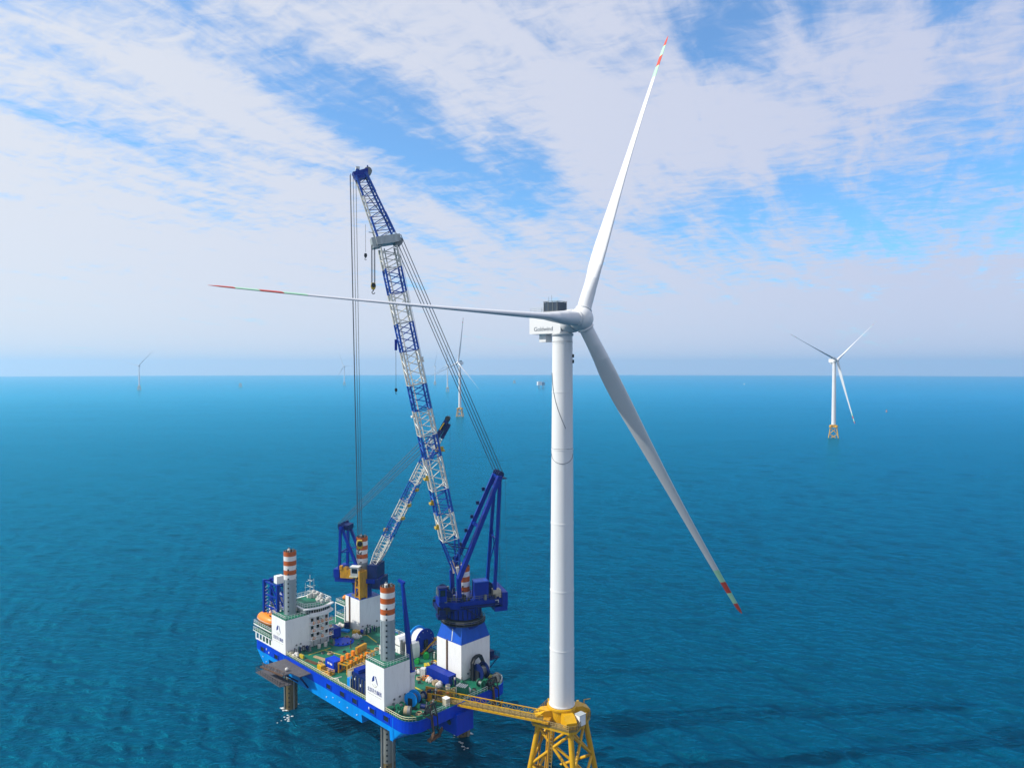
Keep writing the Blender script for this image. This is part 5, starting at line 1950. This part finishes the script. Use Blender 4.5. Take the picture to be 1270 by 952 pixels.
for i, (l, m, lab, bld) in enumerate((
        (14.8, 2.4, 'brown and yellow bundle nearest the near grey leg on the long deck walkway', basket_b('timber', 1.8, 1.2, .7)),
        (16.6, 2.3, 'pale bundle beside the yellow crate left of the long blue container', bags_b(4, .6)),
        (18.6, 2.7, 'white crate with yellow lid touching the left end of the long blue container', crate_b('band_white', 1.3, 1.3, 2.0)),
        (21.2, 1.5, 'orange basket in front of the long blue container', basket_b('orange', 1.6, 1.2, .8)),
        (22.9, 1.7, 'heap of cream sacks in front of the long blue container', bags_b(7, .9)),
        (25.2, 1.4, 'tan crate in front of the long blue container near its right end', crate_b('timber', 1.4, 1.1, 1.1)),
        (26.9, 1.2, 'white and pink sack heap by the right end of the long blue container', bags_b(6, .8)),
        (29.4, 2.0, 'cream drum standing right of the long blue container', drum_b('beige', .6, 1.2)),
        (30.6, 1.0, 'second cream drum, closer to the gangway, right of the blue container', drum_b('rail', .55, 1.1)),
        (15.4, 6.6, 'yellow crate behind the left end of the long blue container', crate_b('line_yellow', 2.0, 1.3, .9)),
        (15.4, 9.2, 'yellow pallet against the left wall of the tall crane house', crate_b('yellow', 1.8, 1.3, .9)),
        (17.2, 7.6, 'steel bottle rack between the blue container and the crane house', rack_b('steel', 2.6, .9, 1.7)),
        (13.6, 12.0, 'dark rack of bottles behind the green hose reels', rack_b('black', 2.8, 1.2, 2.0)),
        (15.2, 12.6, 'rusty basket at the far deck edge left of the crane house', basket_b('rust', 2.0, 1.4, 1.0)))):
    nm = ('cargo_basket', 'sack_pile', 'crate', 'cargo_basket', 'sack_pile', 'crate', 'sack_pile', 'oil_drum', 'oil_drum', 'crate', 'pallet', 'bottle_rack', 'bottle_rack', 'cargo_basket')[i]
    simple(nm, lab, nm.replace('_', ' '), l, m, R(17 * i), bld, CL)
CL2 = 'machines and stores on the near end of the deck'
for i, (nm, lab, l, m, bld) in enumerate((
        ('pump', 'rusty brown pump in the shade right of the near emblem house', 28.8, -5.2, pump_b('rust')),
        ('pump', 'dark pump at the near corner between anchor rack and winches', 33.4, -9.0, pump_b('dark_blue')),
        ('bottle_rack', 'tall dark rack of bottles in the shade beside the near house', 30.9, -4.4, rack_b('black', 2.2, 1.2, 2.4)),
        ('pump', 'green pump on the deck edge at the foot of the near emblem house', 28.6, -15.0, pump_b('dark_green')),
        ('hose_reel', 'green hose reel between the green winch and the tan rope drum', 31.6, -14.6, reel_b('dark_green', .7, .9)),
        ('bottle_rack', 'green rack behind the anchor at the near hull corner', 35.4, -8.0, rack_b('dark_green', 1.8, 1.2, 2.2)),
        ('pump', 'green pump in front of the right wall of the tall crane house', 30.6, 5.6, pump_b('dark_green')),
        ('bottle_rack', 'dark green bottle rack at the front corner of the tall crane house', 28.8, 4.6, rack_b('dark_green', 2.2, 1.4, 1.8)),
        ('sack_pile', 'grey sack heap beside the white louvred cabinet', 33.6, 4.4, bags_b(5, .7)),
        ('hose_reel', 'dark reel at the far right hull corner', 35.0, 13.6, reel_b('steel', 1.1, 1.3)),
        ('crate', 'yellow striped crate beside the big dark winch', 33.0, 14.2, crate_b('line_yellow', 2.2, 1.1, .7)),
        ('cargo_basket', 'yellow-green basket at the deck end of the gangway', 32.3, -.2, basket_b('line_yellow', 2.6, 1.6, .8)),
        ('cargo_basket', 'brown basket between the gangway and the blue container', 29.8, -.9, basket_b('rust', 2.6, 1.6, .9)),
        ('pump', 'small green pump beside the white cabinet near the gangway', 32.4, 2.6, pump_b('green')),
        )):
    simple(nm, lab, nm.replace('_', ' '), l, m, R(23 * i), bld, CL2)
CL3 = 'stores along the foot of the left house and cabin block'
for i, (nm, lab, l, m, bld) in enumerate((
        ('oil_drum', 'cream drum at the front corner of the left emblem house', -18.2, -15.0, drum_b('beige', .55, 1.3)),
        ('sack_pile', 'cream sack heap at the foot of the left emblem house', -16.8, -14.6, bags_b(7, .8)),
        ('crate', 'yellow gate-like crate at the corner of the left emblem house', -14.6, -13.8, crate_b('line_yellow', 1.8, .5, 1.0)),
        ('bottle_rack', 'black bottle rack against the shaded wall of the left house', -18.4, -12.4, rack_b('black', 1.0, 2.6, 1.6)),
        ('pump', 'dark pump against the shaded wall of the left house', -18.0, -9.8, pump_b('dark_blue')),
        ('oil_drum', 'white barrel under the lowest walkway of the cabin block, nearer the left house', -17.6, -6.6, drum_b('bag', .5, 1.3)),
        ('oil_drum', 'white barrel under the lowest walkway of the cabin block, farther right', -17.4, -4.6, drum_b('bag', .5, 1.5)),
        ('pump', 'teal pump under the right end of the lowest walkway', -17.0, -2.6, pump_b('dark_green')),
        ('cargo_basket', 'dark basket in the gap between the cabin block and rear house', -25.5, 2.8, basket_b('rust', 3.4, 2.4, 1.4)),
        ('container', 'blue machine box behind the right end of the cabin block', -22.5, 1.2, crate_b('crane_blue', 4.0, 2.6, 2.9)),
        )):
    simple(nm, lab, nm.replace('_', ' '), l, m, R(0), bld, CL3)
def hose(label, pts, key, r=.09):
    t = rig_thing('hose', label, 'hose', 0, 0, DK)
    P = [Vector((*p, r)) for p in pts]
    out = []
    for i in range(len(P) - 1):
        p0, p1, p2, p3 = P[max(0, i - 1)], P[i], P[i + 1], P[min(len(P) - 1, i + 2)]
        for k in range(8):
            u = k / 8
            out.append(.5 * ((2 * p1) + (p2 - p0) * u + (2 * p0 - 5 * p1 + 4 * p2 - p3) * u * u + (3 * p1 - p0 - 3 * p2 + p3) * u ** 3))
    out.append(P[-1])
    mb(key).path(out, r, 6).build('hose_line', t)
    mb('steel').box(P[0], (.4, .4, .2)).build('coupling', t)
hose('black hose winding over the green deck past the blue hatch', [(-12, 3), (-9.5, 1.6), (-7, 3.2), (-4.2, 1.2), (-1.5, 2.4)], 'black')
hose('dark hose looped on the shaded deck right of the near emblem house', [(28.6, -3.5), (30.4, -2.2), (32.2, -3.6), (33.4, -5.6), (34.6, -4.6)], 'black')
hose('pale hose lying along the left deck edge near the cargo basket', [(2.5, -15.2), (4.5, -14.2), (6.5, -15.1), (8.6, -14.6)], 'bag')
hose('rusty chain-like line running to the far deck edge by the green reels', [(9.2, 3.4), (11, 4.6), (12.6, 3.8), (14, 5.2), (15.2, 4.4)], 'rust', .12)
# side landing behind the tall crane house, and far walkway behind the reel
ld = rig_thing('access_platform', 'dark steel landing on the far side of the tall crane house', 'platform', HL + 3.2, HW + 6.6, 20.2)
mb('dark_blue').bx(-2, 2, -1.2, 2.0, 0, .15).beam((-1.6, -1.2, -1.9), (-1.6, 1.8, 0), .2, .2).beam((1.6, -1.2, -1.9), (1.6, 1.8, 0), .2, .2).build('floor', ld)
mb('dark_blue').rail([(-2, 2, .15), (2, 2, .15), (2, -1, .15)], 1.1, .8, .07).bx(-.8, 1.0, -.4, 1, .152, 1.9).build('railing', ld)
lf = rig_thing('access_platform', 'dark landing stage sticking out over the water behind the big reel', 'platform', 0, 16.3, DK - .6)
mb('grating').bx(-4, 4, 0, 4.5, 0, .15).build('floor', lf)
mb('black').rail([(-4, 0.1, .15), (-4, 4.4, .15), (4, 4.4, .15), (4, .1, .15)], 1.2, 1.1, .08).build('railing', lf)

# ---------------------------------------------------------------- distant turbines, foundations and craft
def far_turbine(u, D, yaw_dir, th, label, foot_label):
    x = (u - 635) / 881 * D
    t = copy_tree(MAIN, skip=('hub', 'blade', 'lettering', 'tag_line', 'work_rope', 'roof_railing', 'lamp_bracket', 'generator'))
    t.location = (x, D, 18.6)
    t.rotation_euler = (0, 0, yaw_dir)
    t['label'] = label
    t['group'] = 'distant wind turbines'
    nv, tv, uv = rotor_axes()
    hubc = Vector((HUB_OFF, 0, HUB_Z - 18.6))
    hb = mb('tower_white').lathe([(1.6, -4.5), (2.7, -4.2), (2.62, -.9), (2.72, 0), (2.3, 1.6), (.9, 2.62), (0, 2.75)], hubc, nv, 16)
    hb.build('hub', t)
    for k in range(3):
        a = th + k * 2 * PI / 3
        d = ((tv * math.cos(a) + uv * math.sin(a)) * math.cos(CONE) + nv * math.sin(CONE)).normalized()
        ex = (nv - d * nv.dot(d)).normalized()
        o = bpy.data.objects.new('blade', BLADE)
        COL.objects.link(o)
        o.parent = t
        o.matrix_local = frame_matrix(hubc, ex, d.cross(ex), d)
    far_jacket(u, D, foot_label)
FJ = None
def far_jacket(u, D, label):
    global FJ
    x = (u - 635) / 881 * D
    if FJ is None:
        FJ = make_jacket((x, D, 0), R(20), label, False, 'distant jacket foundations')
        return
    t = copy_tree(FJ)
    t.location = (x, D, 0)
    t.rotation_euler = (0, 0, R(20 + D * .01))
    t['label'] = label
def yd(a):
    return math.atan2(-math.cos(R(a)), math.sin(R(a)))
far_turbine(1034.5, 1009, yd(20), R(38), 'white wind turbine standing alone on the right side of the sea', 'yellow jacket under the lone turbine on the right side of the sea')
far_turbine(570.3, 1450, yd(-40), R(83), 'distant white wind turbine seen through the crane stays, nearest of three', 'orange-yellow jacket foundation seen just right of the crane boom')
far_turbine(555, 2980, yd(-40), R(90), 'distant turbine between boom and stays with one blade straight up', 'small jacket foundation under the turbine with one blade straight up')
far_turbine(539.5, 4300, yd(-40), R(77), 'faint tiny turbine right beside the crane boom, farthest of three', 'faint tiny jacket right beside the crane boom')
far_turbine(427, 4150, yd(-37), R(0), 'faint tiny turbine just left of the vertical crane falls', 'faint tiny jacket just left of the vertical crane falls')
far_turbine(172.5, 3240, yd(0), R(45), 'small turbine far out at the left side of the horizon', 'small jacket foundation at the left side of the horizon')
far_jacket(298, 3750, 'bare jacket foundation without a tower on the left horizon')
far_jacket(638, 4700, 'bare jacket foundation without a tower left of the near turbine tower')

def build_substation():
    D = 3620
    t = thing('converter_platform', 'white offshore platform with a crane arm on the horizon left of the tower', 'offshore platform', ((671 - 635) / 881 * D, D, 0), R(15))
    for x in (-11, 11):
        for y in (-9, 9):
            mb('yellow_worn').tube((x * 1.15, y * 1.15, -2), (x, y, 12), 1.3, n=8).build('leg', t)
    mb('white').bx(-19, 2, -11, 11, 12, 31).build('topside', t)
    mb('dark_blue').bx(2.1, 17, -11, 11, 12, 27).build('deck_house', t)
    mb('leg_grey').beam((12, 0, 27), (13, 0, 35), 1.6, 1.6).beam((13, 0, 35), (30, 0, 34), 1.4, 1.4).build('crane_arm', t)
build_substation()
def far_boat(label, u, D, L, rz):
    t = thing('boat', label, 'boat', ((u - 635) / 881 * D, D, 0), rz, 'distant boats')
    h = mb('white').prism([(-L / 2, -L * .13), (L * .25, -L * .13), (L / 2, 0), (L * .25, L * .13), (-L / 2, L * .13)], -.3, L * .12)
    h.build('hull', t)
    mb('white').bx(-L * .3, L * .1, -L * .09, L * .09, L * .12, L * .27).build('wheelhouse', t)
    mb('steel').tube((-L * .1, 0, L * .27), (-L * .1, 0, L * .45), .1, n=5).build('mast', t)
far_boat('tiny white boat on the sea right of the crane boom', 536, 1450, 9, R(10))
far_boat('tiny white boat near the horizon left of the lone right turbine', 923, 4300, 24, R(80))
by = thing('buoy', 'tiny orange marker buoy on the sea right of the lone turbine', 'buoy', ((1100 - 635) / 881 * 1610, 1610, 0))
mb('buoy').lathe([(0, -.5), (1.7, -.4), (1.8, .6), (1.2, 1.1), (.3, 1.2)], n=14).build('float', by)
mb('buoy').tube((-.8, 0, 1.1), (0, 0, 4.2), .15, n=5).tube((.8, 0, 1.1), (0, 0, 4.2), .15, n=5).tube((0, .8, 1.1), (0, 0, 4.2), .15, n=5).bx(-.5, .5, -.5, .5, 3.6, 4.6).build('cage', by)

# white water where the legs stand in the swell
def foam(loc, r, seed, drift):
    rn = random.Random(seed)
    b = mb('foam')
    for k in range(46):
        a = rn.random() * 2 * PI
        d = r + abs(rn.gauss(0, .5)) if k < 24 else r + rn.random() * 5
        x, y = math.cos(a) * d, math.sin(a) * d
        if k >= 24:
            x, y = drift[0] * rn.random() * 9 + rn.gauss(0, .8), drift[1] * rn.random() * 9 + rn.gauss(0, .8)
        w, h = rn.uniform(.1, .34), rn.uniform(.06, .16)
        b.ball((x, y, .12 + rn.uniform(-.1, .18)), 1, 7, 4, (w * 1.7, w, h * .6))
    o = b.build('sea_foam', None, loc)
    o['kind'] = 'stuff'
for k, (dx, dy) in {'A': (.25, -.95), 'B': (-.7, -.3), 'D': (.3, -.9)}.items():
    sl, sm = {'A': (-1, -1), 'B': (1, -1), 'D': (1, 1)}[k]
    foam(RL(sl * HL, sm * HW, 0), 1.9, ord(k), (dx, dy))

# loose gear strewn over the deck: identical boxes and rope coils
tb = rig_thing('toolbox', 'small grey steel toolbox, one of many strewn over the green deck', 'toolbox', -13.2, -8.2, DK, 0, 'grey toolboxes strewn over the deck')
mb('steel').bx(-.45, .45, -.25, .25, 0, .42).build('case', tb)
mb('black').bx(-.46, .46, -.26, .26, .422, .5).bx(-.2, .2, -.03, .03, .5, .6).build('lid', tb)
for l, m, a in ((-6.2, -7.4, 20), (-9.4, -3.4, 70), (-2.6, -1.8, 10), (-12.4, 4.6, 45), (-6.6, 6.4, 0), (-.8, 5.6, 80), (8.4, -4.4, 30), (12.6, -1.2, 60), (17.4, -.4, 15), (21.6, -.9, 50), (26.4, -1.4, 5), (31.6, -2.6, 35), (33.8, -.6, 75), (34.6, 6.2, 20), (7.8, -10.8, 40), (-14.6, -14.9, 10)):
    c = copy_tree(tb)
    c.location = RL(l, m, DK)
    c.rotation_euler = (0, 0, AN + R(a))
rc = rig_thing('rope_coil', 'flat coil of tan rope, one of many lying on the green deck', 'rope coil', -7.8, -11.9, DK, 0, 'tan rope coils lying on the deck')
k_ = mb('timber')
for z, r_ in ((.1, .75), (.28, .68), (.44, .6)):
    k_.lathe([(r_ + .1, z), (r_, z + .1), (r_ - .1, z), (r_, z - .1), (r_ + .1, z)], n=16)
k_.build('coil', rc)
mb('bag').tube((.7, 0, .1), (1.5, .3, .07), .07, n=6).build('rope_end', rc)
for l, m, a in ((-11.4, -6.8, 40), (-4.4, 4.2, 120), (6.2, 2.8, 200), (10.2, -2.6, 80), (19.6, .6, 160), (28.6, -6.6, 20), (34.4, -11.2, 70), (31.0, 2.6, 230), (-18.4, 3.2, 10)):
    c = copy_tree(rc)
    c.location = RL(l, m, DK)
    c.rotation_euler = (0, 0, AN + R(a))
